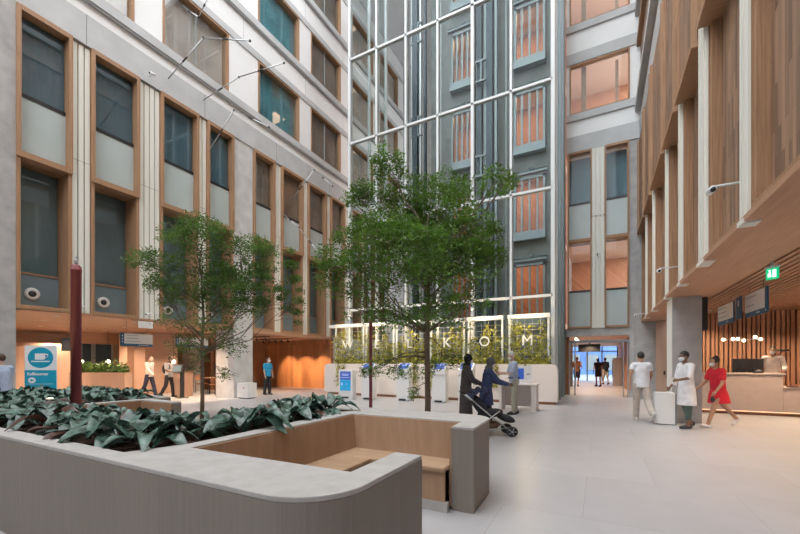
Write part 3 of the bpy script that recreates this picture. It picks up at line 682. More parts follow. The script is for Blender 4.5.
# ------------------------------------------------------------------ trees
def make_tree(name, label, base, pxm, ubase, clumps, trunk_r, leafsz, nper, mat, seed, fork, depth=1.0):
    """crown given as lumps (u, v, ru, rv) read off at the trunk's distance; each lump gets its own depth behind or before the trunk"""
    rr = random.Random(seed); x0, y0 = base
    rx, ry = .885, .466     # the way the crown spreads sideways
    fx, fy = -.466, .885
    t = thing(name, label, 'tree', (x0,y0,0))
    cl = []
    for (u, v, ru, rv) in clumps:
        s = (u-ubase)*pxm; z = 1.5 + (362-v)*pxm
        lim = max(.2, 1.0-abs(s)/2.6)*depth; dep = rr.uniform(-1.1,1.1)*lim
        k = 1 + dep*0.0
        cl.append((Vector((s*rx + dep*fx, s*ry + dep*fy, z)), max(ru*pxm*1.2,.1), max(rv*pxm*1.3,.08)))
    # trunk and limbs
    tr = MB(); zt = max(c[0].z for c in cl); fz = fork
    tp = [(0,0,-.02),(.02,0,.6),(-.01,.02,fz*.75),(0,0,fz),(.03,.03,fz+.8),(-.04,.02,fz+1.6),(.03,0,zt*.8)]
    tr.tube(tp, [trunk_r*1.15,trunk_r,trunk_r*.9,trunk_r*.85,trunk_r*.6,trunk_r*.42,trunk_r*.2], 9)
    local(tr, 'trunk', 'bark', t)
    br = MB()
    for c, a, b in cl:
        z0 = min(max(fz*.9, c.z - rr.uniform(.8,1.25)*(.45+.75*math.hypot(c.x,c.y))), zt*.75)
        if c.z < fz*1.05: z0 = min(c.z+rr.uniform(.25,.5), fz*1.3)
        p0 = Vector((0,0,z0)); mid = p0.lerp(c, .5) + Vector((rr.uniform(-.1,.1),rr.uniform(-.1,.1),.12*(c-p0).length*(-1 if c.z > z0+.5 else 1)))
        q1 = p0.lerp(mid,.5)+Vector((0,0,.03)); q2 = mid.lerp(c,.55)+Vector((rr.uniform(-.05,.05),rr.uniform(-.05,.05),.05))
        r0 = trunk_r*(.42 if (c-p0).length > 1.2 else .28)
        br.tube([p0,q1,mid,q2,c], [r0,r0*.75,r0*.55,r0*.35,r0*.15], 6)
        for k in range(7):
            e = c + Vector((rr.uniform(-1,1)*a, rr.uniform(-1,1)*a, rr.uniform(-.8,.8)*b)); s0 = mid.lerp(c, rr.uniform(.3,1))
            br.tube([s0, s0.lerp(e,.5)+Vector((0,0,.04)), e], [r0*.22+.003, .006, .003], 4)
    local(br, 'branches', 'bark', t)
    lf = MB()
    for c, a, b in cl:
        n = int(nper*a*b*(.45 if c.z < fork+1.1 else 1))+40
        for k in range(n):
            # twigs hold little fans of leaves, laid out in flat layers
            while True:
                d = Vector((rr.uniform(-1,1),rr.uniform(-1,1),rr.uniform(-1,1)))
                if .15 < d.length < 1: break
            lay = round(d.z*2.2+rr.uniform(-.3,.3))/2.2
            p = c + Vector((d.x*a, d.y*a*.95, (lay*.6+d.z*.4)*b - .12*a*(d.x*d.x+d.y*d.y)))
            if noise.noise(p*2.6 + Vector((seed,0,0))) < -.12: continue
            sz = leafsz*rr.uniform(.7,1.35); yaw = rr.uniform(0,2*PI); pit = rr.gauss(-.25,.45); rol = rr.gauss(0,.5)
            mt = Euler((rol,pit,yaw)).to_matrix()
            for j in range(2):
                off = mt @ Vector((rr.uniform(-1,1)*sz*1.3, rr.uniform(-1,1)*sz*1.3, 0)); m2 = mt @ Euler((0,0,rr.uniform(-1.2,1.2))).to_matrix()
                pts = [(0,0,0),(.55,.33,.06),(1.1,0,-.08),(.55,-.33,.06)]
                lf.add([p + off + m2 @ Vector((q[0]*sz,q[1]*sz,q[2]*sz)) for q in pts], [(0,1,2),(0,2,3)])
    local(lf, 'foliage', mat, t)
    print(name, 'leaf quads', len(lf.f)//2)
    return t
C1 = [(388,160,16,14),(374,186,24,10),(415,182,30,16),(455,172,22,16),(440,200,40,13),(402,208,28,10),(490,192,16,9),(505,184,9,7),(478,215,20,18),(494,238,10,16),(435,228,48,16),(388,240,33,14),(358,196,14,9),(410,256,52,15),(455,262,36,15),(365,262,27,13),(335,262,17,10),(430,285,46,12),(382,286,33,12),(345,284,22,12),(325,275,14,16),(470,284,22,12),(400,308,36,8),(455,306,28,8),(356,312,15,9),(485,262,14,10),(420,322,26,7),(440,318,20,7),
      (385,366,19,5),(370,372,9,4),(415,374,12,9),(452,360,18,8),(413,392,4,6),(436,370,9,7),(395,372,10,6),(465,318,16,8),(468,240,22,16),(415,214,34,14),(345,238,15,9),(368,222,20,10),(462,300,18,9),(378,312,22,9),(448,244,26,12),(405,272,40,13),(438,305,24,10),(395,330,16,7)]
make_tree('atrium_tree', 'large green indoor tree in the centre before the glass lift shaft', (-3.22,7.34), .02105, 427, C1, .062, .047, 6300, 'leaf', 5, 2.35)
C2 = [(200,226,20,9),(180,236,16,9),(216,244,28,11),(246,245,24,11),(265,262,15,16),(150,258,10,6),(146,278,9,7),(166,266,21,8),(196,264,33,11),(236,274,28,11),(258,290,18,20),(180,288,24,8),(211,298,29,11),(245,306,20,11),(165,300,12,6),(190,322,20,7),(226,330,20,9),(240,346,12,9),(180,338,13,7),(288,278,7,26),(277,298,5,17),(296,300,5,20),(224,374,10,5),(190,364,10,7),(205,350,14,8),(226,290,24,10),(160,285,9,5),(212,272,22,9)]
make_tree('atrium_tree', 'smaller airy indoor tree on the left before the pale pier', (-9.27,6.42), .0263, 201, C2, .05, .050, 5000, 'leaf2', 9, 1.9, .9)

# ------------------------------------------------------------------ counter wall, trellises with climbers, letters
CY = 14.2
def rrect(x0, x1, z0, z1, r, n=6):
    return [(x0,z0),(x1,z0)] + [(x1-r+r*math.cos(R(90*i/n)), z1-r+r*math.sin(R(90*i/n))) for i in range(n+1)] + [(x0+r-r*math.cos(R(90-90*i/n)), z1-r+r*math.sin(R(90-90*i/n))) for i in range(n+1)]
ct = thing('planter_counter', 'long pale counter wall with rounded ends behind the kiosks', 'counter', (-6.4,CY,0))
mb = MB().plate(rrect(-11.5,-1.3,.1,1.42,.22), lambda a,b,d: (a,d,b), CY, CY+.36); mb.build('body', 'counter', ct)
MB().box(-11.3,CY+.04,0,-1.42,CY+.33,.1).build('plinth', 'brown', ct)
tre = [(-11.0,-9.45),(-9.3,-7.9),(-7.75,-6.3),(-6.15,-4.75),(-4.55,-3.25),(-2.98,-1.62)]
rv = random.Random(21)
wel = 'WELKOM'
for i, (a, b) in enumerate(tre):
    t = thing('trellis', f'white steel plant trellis on the counter, {ORD[i]} from the left', 'trellis', ((a+b)/2,CY+.25,1.42), group='trellises on the counter')
    for x in (a, b): MB().box(x-.035,CY+.2,1.42,x+.035,CY+.27,3.12).build('post', 'steel_w', t)
    MB().box(a-.3 if i == 0 else a-.05, CY+.1, 3.1, b+.06, CY+.4, 3.24).build('top_beam', 'steel_w', t)
    g = MB()
    k = 5
    for q in range(1, k): g.box(a+(b-a)*q/k-.004,CY+.22,1.45,a+(b-a)*q/k+.004,CY+.228,3.1)
    for q in range(1, 8): g.box(a,CY+.22,1.42+.21*q-.004,b,CY+.232,1.42+.21*q+.004)
    g.build('grid', 'steel_w', t)
    v = thing('climbing_plant', f'yellow-green climbing plant on the white trellis, {ORD[i]} from the left', 'climber', ((a+b)/2,CY+.3,1.42), group='climbers on the trellises')
    lf = MB(); st = MB()
    for s_ in range(9):
        x = a + (b-a)*(s_+.5)/9 + rv.uniform(-.05,.05); top = rv.uniform(.45,1.6) if 2 <= s_ <= 6 else rv.uniform(.8,1.65); pts = []
        for q in range(8): pts.append((x+.07*math.sin(q*1.1+s_)+rv.uniform(-.03,.03), CY+.26+rv.uniform(-.05,.06), 1.42+top*q/7))
        st.tube(pts, .006, 4)
        dens = int(95*top) 
        for q in range(dens):
            u = rv.random()**1.3; z = 1.42+top*u; p = Vector((x+rv.gauss(0,.09), CY+.22+max(-.2,min(.16,rv.gauss(0,.09))), z)); sz = rv.uniform(.05,.1)
            mt = Euler((rv.uniform(-.9,.9)+1.1,rv.uniform(-.7,.7),rv.uniform(-1,1))).to_matrix()
            lf.add([p+mt@Vector(c)*sz for c in ((0,-.5,0),(.5,.05,.08),(0,.6,0),(-.5,.05,.08))], [(0,1,2),(0,2,3)])
    for q in range(170):
        p = Vector((rv.uniform(a-.1,b+.1), CY+.22+max(-.2,min(.16,rv.gauss(0,.1))), 1.45+abs(rv.gauss(0,.12)))); sz = rv.uniform(.06,.11)
        mt = Euler((rv.uniform(-.9,.9)+.9,rv.uniform(-.7,.7),rv.uniform(-1,1))).to_matrix()
        lf.add([p+mt@Vector(c)*sz for c in ((0,-.5,0),(.5,.05,.08),(0,.6,0),(-.5,.05,.08))], [(0,1,2),(0,2,3)])
    # trailing strands down the counter front
    for x in ([a+.35], [a+.3], [b-.5], [a+.2], [a+.1, b-.2], [b-.75])[i] + ([a+.62] if i == 0 else []):
        ln = rv.uniform(.75,1.1)
        pts = [(x,CY+.2,1.47),(x,CY-.03,1.46)] + [(x+.04*math.sin(q),CY-.045,1.42-ln*q/6) for q in range(1,7)]; st.tube(pts, .006, 4)
        for q in range(110):
            z = 1.42-ln*rv.random()**.9; p = Vector((x+rv.gauss(0,.075), CY-.06-abs(rv.gauss(0,.03)), z)); sz = rv.uniform(.05,.085)
            mt = Euler((rv.uniform(-.6,.6)+1.3,rv.uniform(-.5,.5),rv.uniform(-1,1))).to_matrix()
            lf.add([p+mt@Vector(c)*sz for c in ((0,-.5,0),(.5,.05,.08),(0,.6,0),(-.5,.05,.08))], [(0,1,2),(0,2,3)])
    lf.build('foliage', 'vine', v); st.build('stems', 'bark', v)
    xs = (-10.2,-8.65,-7.05,-5.4,-3.88,-2.32)[i]
    m = text_mb(wel[i], .54, lambda x, y, z, xs=xs: (xs+x, CY+.05-z, 2.26+y), .03, bold=.0)
    o = m.build('letter', 'steel_w', None, origin=(xs,CY+.05,2.26)); tag(o, f'white capital letter {wel[i]} mounted on the trellis', 'letter', 'letters of the welcome sign')
    l = bpy.data.lights.new('vine_light', 'POINT'); l.energy = 30; l.color = (1,.76,.45); l.shadow_soft_size = 0
    lo = bpy.data.objects.new('vine_light', l); col.objects.link(lo); lo.location = ((a+b)/2, CY-.3, 2.95); lo.parent = None

# ------------------------------------------------------------------ kiosks
def kiosk(x, y, label, kind, rz=0):
    t = thing('check_in_kiosk' if kind else 'information_kiosk', label, 'kiosk', (x,y,0), rz, 'check-in kiosks' if kind else None)
    if kind:
        prof = [(.02,.04),(.36,.04),(.36,1.44),(.30,1.46),(.0,1.22),(.0,1.05),(.06,1.0)]
        mb = MB().plate(prof, lambda a,b,d: (d,a,b), -.27, .27); local(mb, 'body', 'white_m', t, .01)
        local(MB().box(-.2,.03,0,.2,.34,.04), 'foot', 'steel_w', t); local(MB().box(-.14,-.01,.02,.14,.03,.08), 'vent', 'black', t)
        def on(a, b, d): # on the sloping face
            f = (b+.12)/.24; return (a, .0+.30*f*1.0 - .625*d, 1.22+.24*f + .78*d)
        scr = MB().plate([(-.21,-.1),(.21,-.1),(.21,.1),(-.21,.1)], on, -.002, .006); so = local(scr, 'screen', 'screen', t)
        for q, w in ((.05,.15),(.015,.12)): local(MB().plate([(-w,q),(w,q),(w,q+.014),(-w,q+.014)], on, .006, .008), 'text_line', 'screen_t', so)
    else:
        mb = MB().plate(rrect(-.34,.34,.0,1.2,.03), lambda a,b,d: (a,d,b), 0, .28); local(mb, 'body', 'white_m', t, .008)
        so = local(MB().box(-.26,-.006,.78,.26,0,1.12), 'screen', 'screen', t)
        sl_ = local(MB().box(-.26,-.006,.34,.26,0,.77), 'lower_screen', 'screen_c', t)
        for q, w in ((1.0,.17),(.95,.15),(.86,.2)): local(MB().box(-w,-.009,q,w,-.006,q+.022), 'text_line', 'screen_t', so)
        local(MB().box(-.2,-.009,.56,-.12,-.006,.66), 'symbol', 'screen_t', sl_); local(MB().box(.02,-.009,.6,.12,-.006,.62), 'text_line', 'screen_t', sl_)
        local(MB().box(-.16,-.01,.04,.16,0,.1), 'vent', 'black', t)
kiosk(-9.1, 12.55, 'white kiosk with a cyan panel at the left end of the counter', 0)
for x, y, lab in ((-8.2,12.72,'white check-in kiosk right beside the slim red post'), (-6.72,12.95,'white check-in kiosk left of the central tree trunk'), (-5.28,13.05,'white check-in kiosk right of the central tree trunk'), (-4.25,13.05,'white check-in kiosk behind the two walkers with the stroller')):
    kiosk(x, y, lab, 1)
tb = thing('side_table', 'white side table with panel legs beside the grey-haired man', 'table', (-2.22,12.25,0))
MB().box(-2.82,11.95,.78,-1.68,12.55,.83).build('tabletop', 'counter', tb, .006)
MB().box(-2.80,11.97,0,-2.72,12.53,.78).build('leg', 'counter', tb); MB().box(-1.84,11.97,0,-1.70,12.53,.78).build('leg', 'counter', tb)
MB().box(-2.72,12.48,.1,-1.84,12.52,.78).build('back_panel', 'counter', tb)
mo = thing('screen_terminal', 'white desktop terminal with a blue screen on the side table', 'terminal', (-2.1,12.3,.83))
MB().plate(rrect(-2.42,-1.87,.84,1.38,.03), lambda a,b,d: (a,d,b), 12.28, 12.33).build('housing', 'white_m', mo)
MB().box(-2.36,12.27,.96,-2.1,12.28,1.3).build('screen', 'screen', mo); MB().box(-2.3,12.2,.83,-2.0,12.45,.845).build('foot', 'white_m', mo)
MB().box(-2.02,12.275,1.1,-1.93,12.28,1.14).build('card_slot', 'signgrey', mo)

# ------------------------------------------------------------------ boxes
bx = thing('waste_cabinet', 'white waste cabinet before the concrete column', 'cabinet', (1.38,11.2,0))
MB().plate([(1.17,.02),(1.57,.02),(1.57,.76),(1.22,.76),(1.19,.745),(1.17,.7)], lambda a,b,d: (a,d,b), 10.98, 11.42).build('body', 'white_m', bx)
MB().box(1.57,10.99,.0,1.6,11.42,.75).build('side_panel', 'steel_b', bx); MB().box(1.2,11.0,0,1.56,11.4,.02).build('plinth', 'black', bx)
bx = thing('white_cabinet', 'white low cabinet at the foot of the pale pier', 'cabinet', (-12.9,10.9,0))
MB().box(-13.28,10.75,.04,-12.62,11.2,.64).build('body', 'white_m', bx, .01); MB().box(-13.22,10.78,0,-12.68,11.16,.04).build('plinth', 'black', bx)
MB().box(-12.9,10.742,.42,-12.84,10.75,.48).build('emblem', 'oak', bx)
# ------------------------------------------------------------------ signs
def along_y(X, s=1):
    """sign standing in a plane X=const, seen from +x or -x; a runs along the reading direction"""
    return lambda a, b, d: (X - s*0 + d, a, b)
def sign_board(name, label, X, ya, yb, z0, z1, face, hang, side, cols, rows, group):
    """hanging board in the plane X=const facing `face` (+1 / -1 in x); reading runs from ya to yb"""
    t = thing(name, label, 'sign', (X,(ya+yb)/2,z0), group=group)
    L_ = yb-ya; W = abs(L_); sg = 1 if L_ > 0 else -1
    P = lambda a, b, d: (X + face*d, ya + sg*a, z0 + b)
    H = z1-z0; strip = H*.2; sidew = .11
    MB().plate([(0,0),(W,0),(W,H),(0,H)], P, -.03, 0).build('board', 'signblue', t)
    a0, a1 = (sidew, W-.005) if side == 'start' else (.01, W-sidew) if side == 'end' else (.01, W-.01)
    MB().plate([(a0,strip),(a1,strip),(a1,H-.01),(a0,H-.01)], P, 0, .006).build('text_panel', 'signwhite', t); tp_ = t.children[-1]
    rr_ = random.Random(rows*7+int(W*10))
    for r in range(rows):
        y = H - .05 - (H-strip-.05)*(r+.3)/rows; w = rr_.uniform(.4,.62)*(a1-a0)
        MB().plate([(a0+.06,y),(a0+.06+w,y),(a0+.06+w,y+.018),(a0+.06,y+.018)], P, .006, .008).build('text_line', 'signgrey', tp_)
    wt = MB()
    for k in range(cols): wt.plate([(W*.55+.07*k,strip*.35),(W*.55+.07*k+.035,strip*.35),(W*.55+.07*k+.035,strip*.65),(W*.55+.07*k,strip*.65)], P, 0, .005)
    if side == 'start':
        for k in range(3): wt.plate([(.035,H*(.3+.22*k)),(.075,H*(.3+.22*k)),(.055,H*(.3+.22*k)+.05)], P, 0, .005)
    if side == 'end':
        wt.plate([(W-.08,strip*.3),(W-.03,strip*.3),(W-.055,strip*.8)], P, 0, .005)
    wt.build('pictograms', 'signwhite', t)
    for f in (.18,.82): h = MB(); h.tube([P(W*f,H,-.015), P(W*f,hang-z0,-.015)], .006, 5); h.build('hanger', 'steel_d', t)
    return t
sign_board('direction_sign', 'blue and white hanging direction sign left of the two walking men', -14.0, 6.8, 7.82, 2.03, 2.47, 1, 2.87, 'start', 5, 3, 'hanging direction signs')
sign_board('direction_sign', 'blue and white hanging direction sign half hidden by the left tree', -14.0, 8.65, 9.97, 2.08, 2.44, 1, 2.87, 'start', 5, 3, 'hanging direction signs')
sign_board('direction_sign', 'smaller hanging direction sign near the concrete column', 3.0, 13.9, 12.5, 2.53, 3.06, -1, 3.2, 'none', 3, 3, 'hanging direction signs')
sign_board('direction_sign', 'largest hanging direction sign, before the reception', 3.0, 11.6, 10.3, 2.52, 3.05, -1, 3.2, 'end', 3, 2, 'hanging direction signs')
t = thing('blue_panel_sign', 'narrow upright blue sign between two hanging direction signs', 'sign', (3.0,12.1,2.55))
MB().box(3.0,11.92,2.55,3.03,12.3,3.1).build('board', 'signblue', t); MB().box(2.995,12.05,2.86,3.0,12.14,3.0).build('pictogram', 'signwhite', t)
MB().box(3.012,12.1,3.1,3.02,12.12,3.2).build('hanger', 'steel_d', t)
t = thing('exit_sign', 'green lit exit sign under the slatted ceiling', 'exit sign', (2.5,8.6,2.8))
ex = lambda a, b, d: (2.55 - d*.8 + a*.45, 8.55 - d*.62 - a*.58, 2.89+b*.74)
MB().plate([(-.12,0),(.12,0),(.12,.25),(-.12,.25)], ex, -.03, 0).build('panel', 'exitgreen', t)
w = MB(); w.plate([(.02,.04),(.09,.04),(.09,.21),(.02,.21)], ex, 0, .003); w.plate([(-.075,.05),(-.05,.05),(-.035,.11),(-.02,.05),(-.005,.05),(-.015,.14),(-.03,.17),(-.06,.15),(-.08,.12)], ex, 0, .003)
c0 = ex(-.04,.195,.002); w.ball(c0, .016, 8, 6); w.build('running_figure', 'exitwhite', t)
MB().plate([(-.13,.25),(.13,.25),(.13,.30),(-.13,.30)], ex, -.05, .02).plate([(-.02,.3),(.02,.3),(.02,.4),(-.02,.4)], ex, -.03, 0).build('housing', 'steel_w', t)
# free-standing coffee banner
t = thing('coffee_banner', 'white and cyan standing banner with a coffee cup at far left', 'banner', (-12.75,4.35,0))
B = Vector((-12.75,4.35,0)); bx_, by_ = .885, .466   # banner width runs this way, it faces the atrium
P = lambda a, b, d: (B.x + bx_*a + by_*d, B.y + by_*a - bx_*d, b)
MB().plate([(-.41,.12),(.41,.12),(.41,1.92),(-.41,1.92)], P, -.02, 0).build('panel', 'signwhite', t)
MB().plate([(-.41,.12),(.41,.12),(.41,1.29),(-.41,1.29)], P, 0, .004).build('lower_field', 'signcyan', t)
MB().plate([(.33*math.cos(2*PI*k/28),1.61+.265*math.sin(2*PI*k/28)) for k in range(28)], P, 0, .005).build('roundel', 'signcyan', t)
cup = MB().plate([(-.14,1.56),(.1,1.56),(.12,1.59),(.12,1.72),(-.14,1.72)], P, .005, .009)
cup.plate([(-.24,1.50),(.24,1.50),(.24,1.53),(-.24,1.53)], P, .005, .009)
cup.tube([P(.12,1.70,.008),P(.19,1.69,.008),P(.2,1.64,.008),P(.12,1.6,.008)], .014, 6); cup.build('cup_symbol', 'signwhite', t)
text_mb('Koffiecorner', .105, lambda x,y,z: P(-.34+x,1.19+y,.007+z), .003, align='LEFT', bold=.003).build('lettering', 'signwhite', t)
text_mb('winkeltje', .10, lambda x,y,z: P(-.34+x,.82+y,.007+z), .003, align='LEFT', bold=.003).build('lettering', 'signwhite', t)
ar = MB().plate([(-.22+.1*math.cos(2*PI*k/20),1.03+.075*math.sin(2*PI*k/20)) for k in range(20)], P, .004, .007); ar.build('arrow_disc', 'signwhite', t)
MB().plate([(-.27,1.03),(-.22,1.07),(-.22,1.045),(-.17,1.045),(-.17,1.015),(-.22,1.015),(-.22,.99)], P, .007, .009).build('arrow', 'signcyan', t)
MB().plate([(-.34,.93),(.34,.93),(.34,.938),(-.34,.938)], P, .004, .006).build('rule', 'signwhite', t)
MB().plate([(-.2,0),(.2,0),(.2,.03),(-.2,.03)], P, -.25, .2).plate([(-.03,.03),(.03,.03),(.03,.2),(-.03,.2)], P, -.04, -.02).build('stand', 'chrome', t)
o = MB().box(-13.36,7.0,2.62,-13.32,7.45,2.84).build('ceiling_sign', 'signwhite', None, .005, origin=(-13.34,7.2,2.84)); tag(o, 'small blank white sign hung under the left facade edge', 'sign')

# ------------------------------------------------------------------ coffee corner furniture
t = thing('cafe_planter', 'long peach planter box with a low hedge in the coffee corner', 'planter', (-17.6,7.9,0))
A0, A1 = Vector((-18.6,7.2,0)), Vector((-16.7,8.25,0)); dv = (A1-A0).normalized(); nv = Vector((-dv.y,dv.x,0))
Q = lambda a, b, d: tuple(A0 + dv*a + nv*d + Vector((0,0,b)))
Ln = (A1-A0).length
MB().plate([(0,0),(Ln,0),(Ln,1.08),(0,1.08)], Q, 0, .45).build('box', 'peach', t)
lf = MB(); rr = random.Random(4)
for k in range(1500):
    p = Vector(Q(rr.uniform(.05,Ln-.05), 1.06+abs(rr.gauss(0,.17)), rr.uniform(.05,.4))); s = rr.uniform(.06,.12); mt = Euler((rr.uniform(0,3),rr.uniform(0,3),rr.uniform(0,3))).to_matrix()
    lf.add([p+mt@Vector(c)*s for c in ((0,-.5,0),(.4,0,.05),(0,.6,0),(-.4,0,.05))], [(0,1,2),(0,2,3)])
lf.build('hedge', 'hedge', t)
structure(MB().box(-19.9,9.6,0,-19.2,9.9,2.87).box(-19.9,9.9,0,-18.3,11.4,2.87), 'wall_cafe_pier', 'peach', 'peach wood pier behind the two walking men', 'wall')
structure(MB().box(-21.2,5.6,0,-20.9,8.2,2.3), 'wall_cafe_panel', 'peach', 'peach wood partition behind the coffee banner', 'wall')
structure(MB().box(-21,8.2,2.35,-20.8,13,2.87).box(-22.98,-3.9,0,-22.96,13,.9), 'trim_cafe', 'soffit', 'wood bulkhead over the coffee corner', 'trim')
for i, y in enumerate((9.0,9.9,11.6)):
    window(f'grey glazed opening at the back of the coffee corner, {ORD[i]} from the left', [('frame', MB().box(-22.98,y,.9,-22.9,y+.08,2.5).box(-22.98,y+.8,.9,-22.9,y+.88,2.5).box(-22.98,y+.08,2.42,-22.9,y+.8,2.5), 'steel_w'), ('pane', MB().box(-22.97,y+.08,.9,-22.95,y+.8,2.42), 'blind_d')])
def globe(x, y, z, top, r, lab, grp):
    t = thing('globe_pendant', lab, 'lamp', (x,y,top), group=grp)
    MB().tube([(x,y,top),(x,y,z+r)], .008, 5).build('cord', 'black', t); m = MB(); m.ball((x,y,z), r); m.build('globe', 'bulb', t)
for i, (x, y) in enumerate(((-20.4,8.35),(-20.0,9.2),(-18.3,10.0+1.2))): globe(x, y, 1.52, 2.87, .09, f'glowing globe lamp in the coffee corner, {ORD[i]} from the left', 'coffee corner globe lamps')
t = thing('wall_monitor', 'black screen hanging beside the red post in the coffee corner', 'screen', (-16.5,6.4,2.4))
MB().obox((-16.5,6.45,2.12), (.62,.05,.46), (0,0,.5)).build('panel', 'black', t); MB().tube([(-16.5,6.47,2.33),(-16.5,6.47,2.87)], .02, 6).build('bracket', 'black', t)
t = thing('check_in_stand', 'black stand with a tilted screen right of the two men', 'kiosk', (-15.4,9.75,0))
m = MB(); m.box(-15.43,9.7,0,-15.35,9.85,1.2); m.box(-15.6,9.6,0,-15.2,9.95,.03); m.build('post', 'black', t); MB().obox((-15.5,9.66,1.22), (.42,.05,.36), (-.5,0,.48)).build('screen', 'black', t)
MB().obox((-15.5,9.63,1.235), (.34,.012,.28), (-.5,0,.48)).build('glass', 'blind_d', t)
t = thing('peach_cabinet', 'peach reception cabinet behind the black stand', 'cabinet', (-16.2,10.2,0)); MB().obox((-16.1,10.25,.52), (.55,.6,1.04), (0,0,.48)).build('body', 'peach', t, .01); MB().obox((-16.1,10.25,1.06), (.6,.65,.04), (0,0,.48)).build('top', 'seatwood', t)
structure(MB().box(-19.5,12.4,0,-18.0,12.5,2.87), 'wall_cafe_white', 'white_m', 'pale partition beyond the walking men', 'wall')
# cafe tables and chairs glimpsed behind the left tree
def chair(x, y, rz, lab):
    t = thing('cafe_chair', lab, 'chair', (x,y,0), rz, 'coffee corner chairs')
    local(MB().box(-.21,-.21,.43,.21,.21,.46), 'seat', 'slat', t); local(MB().box(-.2,.19,.62,.2,.215,.86), 'backrest', 'slat', t)
    for a in (-1,1):
        for b in (-1,1): m = MB(); m.tube([(a*.18,b*.18,.44),(a*.2,b*.2,0)], .014, 6); local(m, 'leg', 'black', t)
        m = MB(); m.tube([(a*.18,.2,.44),(a*.18,.2,.84)], .012, 6); local(m, 'back_post', 'black', t)
def cafe_table(x, y, lab):
    t = thing('cafe_table', lab, 'table', (x,y,0), 0, 'coffee corner tables')
    m = MB(); m.lathe([(.38,.72),(.38,.75),(.0,.75)], seg=22); local(m, 'tabletop', 'seatwood', t); m = MB(); m.tube([(0,0,.02),(0,0,.72)], .03, 8); local(m, 'column', 'black', t); m = MB(); m.lathe([(.24,0),(.24,.015),(.03,.03)], seg=18); local(m, 'foot', 'black', t)
for i, (x, y) in enumerate(((-16.6,11.9),(-15.2,12.6))):
    cafe_table(x, y, f'round coffee corner table, {ORD[i]} from the left behind the left tree')
    chair(x-.6, y, PI/2, f'brown chair left of the {ORD[i]} coffee corner table'); chair(x+.6, y-.1, -PI/2, f'brown chair right of the {ORD[i]} coffee corner table')

# ------------------------------------------------------------------ reception
t = thing('reception_desk', 'long grey-brown reception desk under the hanging signs', 'desk', (4.5,14.1,0))
MB().box(2.55,14.12,.12,4.45,14.5,1.15).build('front_panel', 'desk', t, .01); MB().box(4.45,14.12,.12,9.5,14.5,.78).build('low_front', 'desk', t, .01)
MB().box(2.5,14.08,1.15,4.5,14.55,1.19).build('counter_top', 'desk', t); MB().box(4.45,14.08,.78,9.5,15.0,.81).build('worktop', 'desk', t); MB().box(2.6,14.5,.72,4.4,15.1,.75).build('desk_top', 'desk', t)
MB().box(2.6,14.2,0,9.4,14.5,.12).build('plinth', 'brown', t); MB().box(2.6,14.19,.085,9.4,14.2,.11).build('light_strip', 'led', t)
def monitor(x, y, z, rz, w, lab, h=.42):
    t = thing('computer_monitor', lab, 'monitor', (x,y,z), rz, 'reception monitors')
    local(MB().box(-w/2,-.02,.2,w/2,.02,.2+h), 'panel', 'black', t, .006); m = MB(); m.box(-.03,-.06,.02,.03,-.02,.4); m.box(-.13,-.14,0,.13,.05,.02); local(m, 'stand', 'black', t)
    local(MB().box(-w/2+.02,.02,.22,w/2-.02,.024,.18+h), 'screen', 'blind_d', t)
monitor(3.68,14.75,.98,.1,.34,'black computer monitor on the reception desk, left one'); monitor(4.03,14.72,.98,-.2,.36,'black computer monitor on the reception desk, right before the clerk')
monitor(5.3,14.7,.81,.1,.55,'black computer monitor on the low desk end at the right edge')
for i, x in enumerate((3.68,4.03)): 
    o = MB().box(x-.16,14.58,.752,x+.16,14.95,.98).build('monitor_riser', 'black', None, origin=(x,14.75,.752)); tag(o, f'black riser under the {("left","right")[i]} reception monitor', 'riser', 'monitor risers')
t = thing('desk_phone', 'black telephone on the reception desk near the clerk', 'telephone', (4.2,14.3,1.19)); MB().obox((3.95,14.3,1.225),(.2,.18,.06),(.25,0,0)).build('base','black',t); MB().obox((3.88,14.3,1.275),(.05,.2,.04)).build('handset','dark',t)
t = thing('pen_tray', 'dark tray of desk items at the low desk end', 'tray', (4.85,14.3,.81)); MB().box(4.6,14.2,.81,5.2,14.4,.83).build('tray','black',t); MB().box(4.65,14.25,.83,4.8,14.35,.9).build('holder','bulb_s' if False else 'brown',t)
t = thing('bar_pendant', 'slim horizontal pendant with six glowing globes over the reception', 'lamp', (3.85,15.2,3.2), group=None)
PX = lambda u: (u-723.4)/36*0.88+3.42
m = MB(); m.tube([(3.38,15.25,2.19),(4.4,15.25,2.19)], .012, 6); m.build('bar', 'chrome', t)
for x in (3.6,4.2): m = MB(); m.tube([(x,15.25,2.19),(x,15.25,3.2)], .005, 4); m.build('cord', 'black', t)
for u, z in ((723.4,2.2),(732.8,2.21),(737.5,2.21),(743.4,2.16),(754.3,2.26),(759.4,2.19)): m = MB(); m.ball((PX(u),15.25,z), .05, 12, 8); m.build('globe', 'bulb', t)
t = thing('wall_lamp', 'small glowing wall lamp on the slat wall beside the clerk', 'lamp', (5.0,16.8,1.85)); m = MB(); m.tube([(5.05,16.7,1.88),(5.4,16.7,1.88)], .03, 8); m.tube([(5.3,16.7,1.88),(5.3,16.9,1.88)], .02, 6); m.build('arm', 'black', t); m = MB(); m.ball((5.0,16.7,1.88), .06, 12, 8); m.build('globe', 'bulb', t)
structure(MB().box(4.3,14.6,0,7,16.7,.16), 'floor_platform', 'brown', 'raised platform behind the reception desk', 'floor')
t = thing('wall_speaker', 'slim black loudspeaker high beside the concrete column', 'speaker', (2.32,12.1,2.3)); MB().box(2.24,11.95,2.3,2.38,12.2,3.15).build('cabinet', 'black', t, .008); MB().box(2.2,12.05,2.6,2.24,12.1,2.7).build('bracket', 'dark', t)
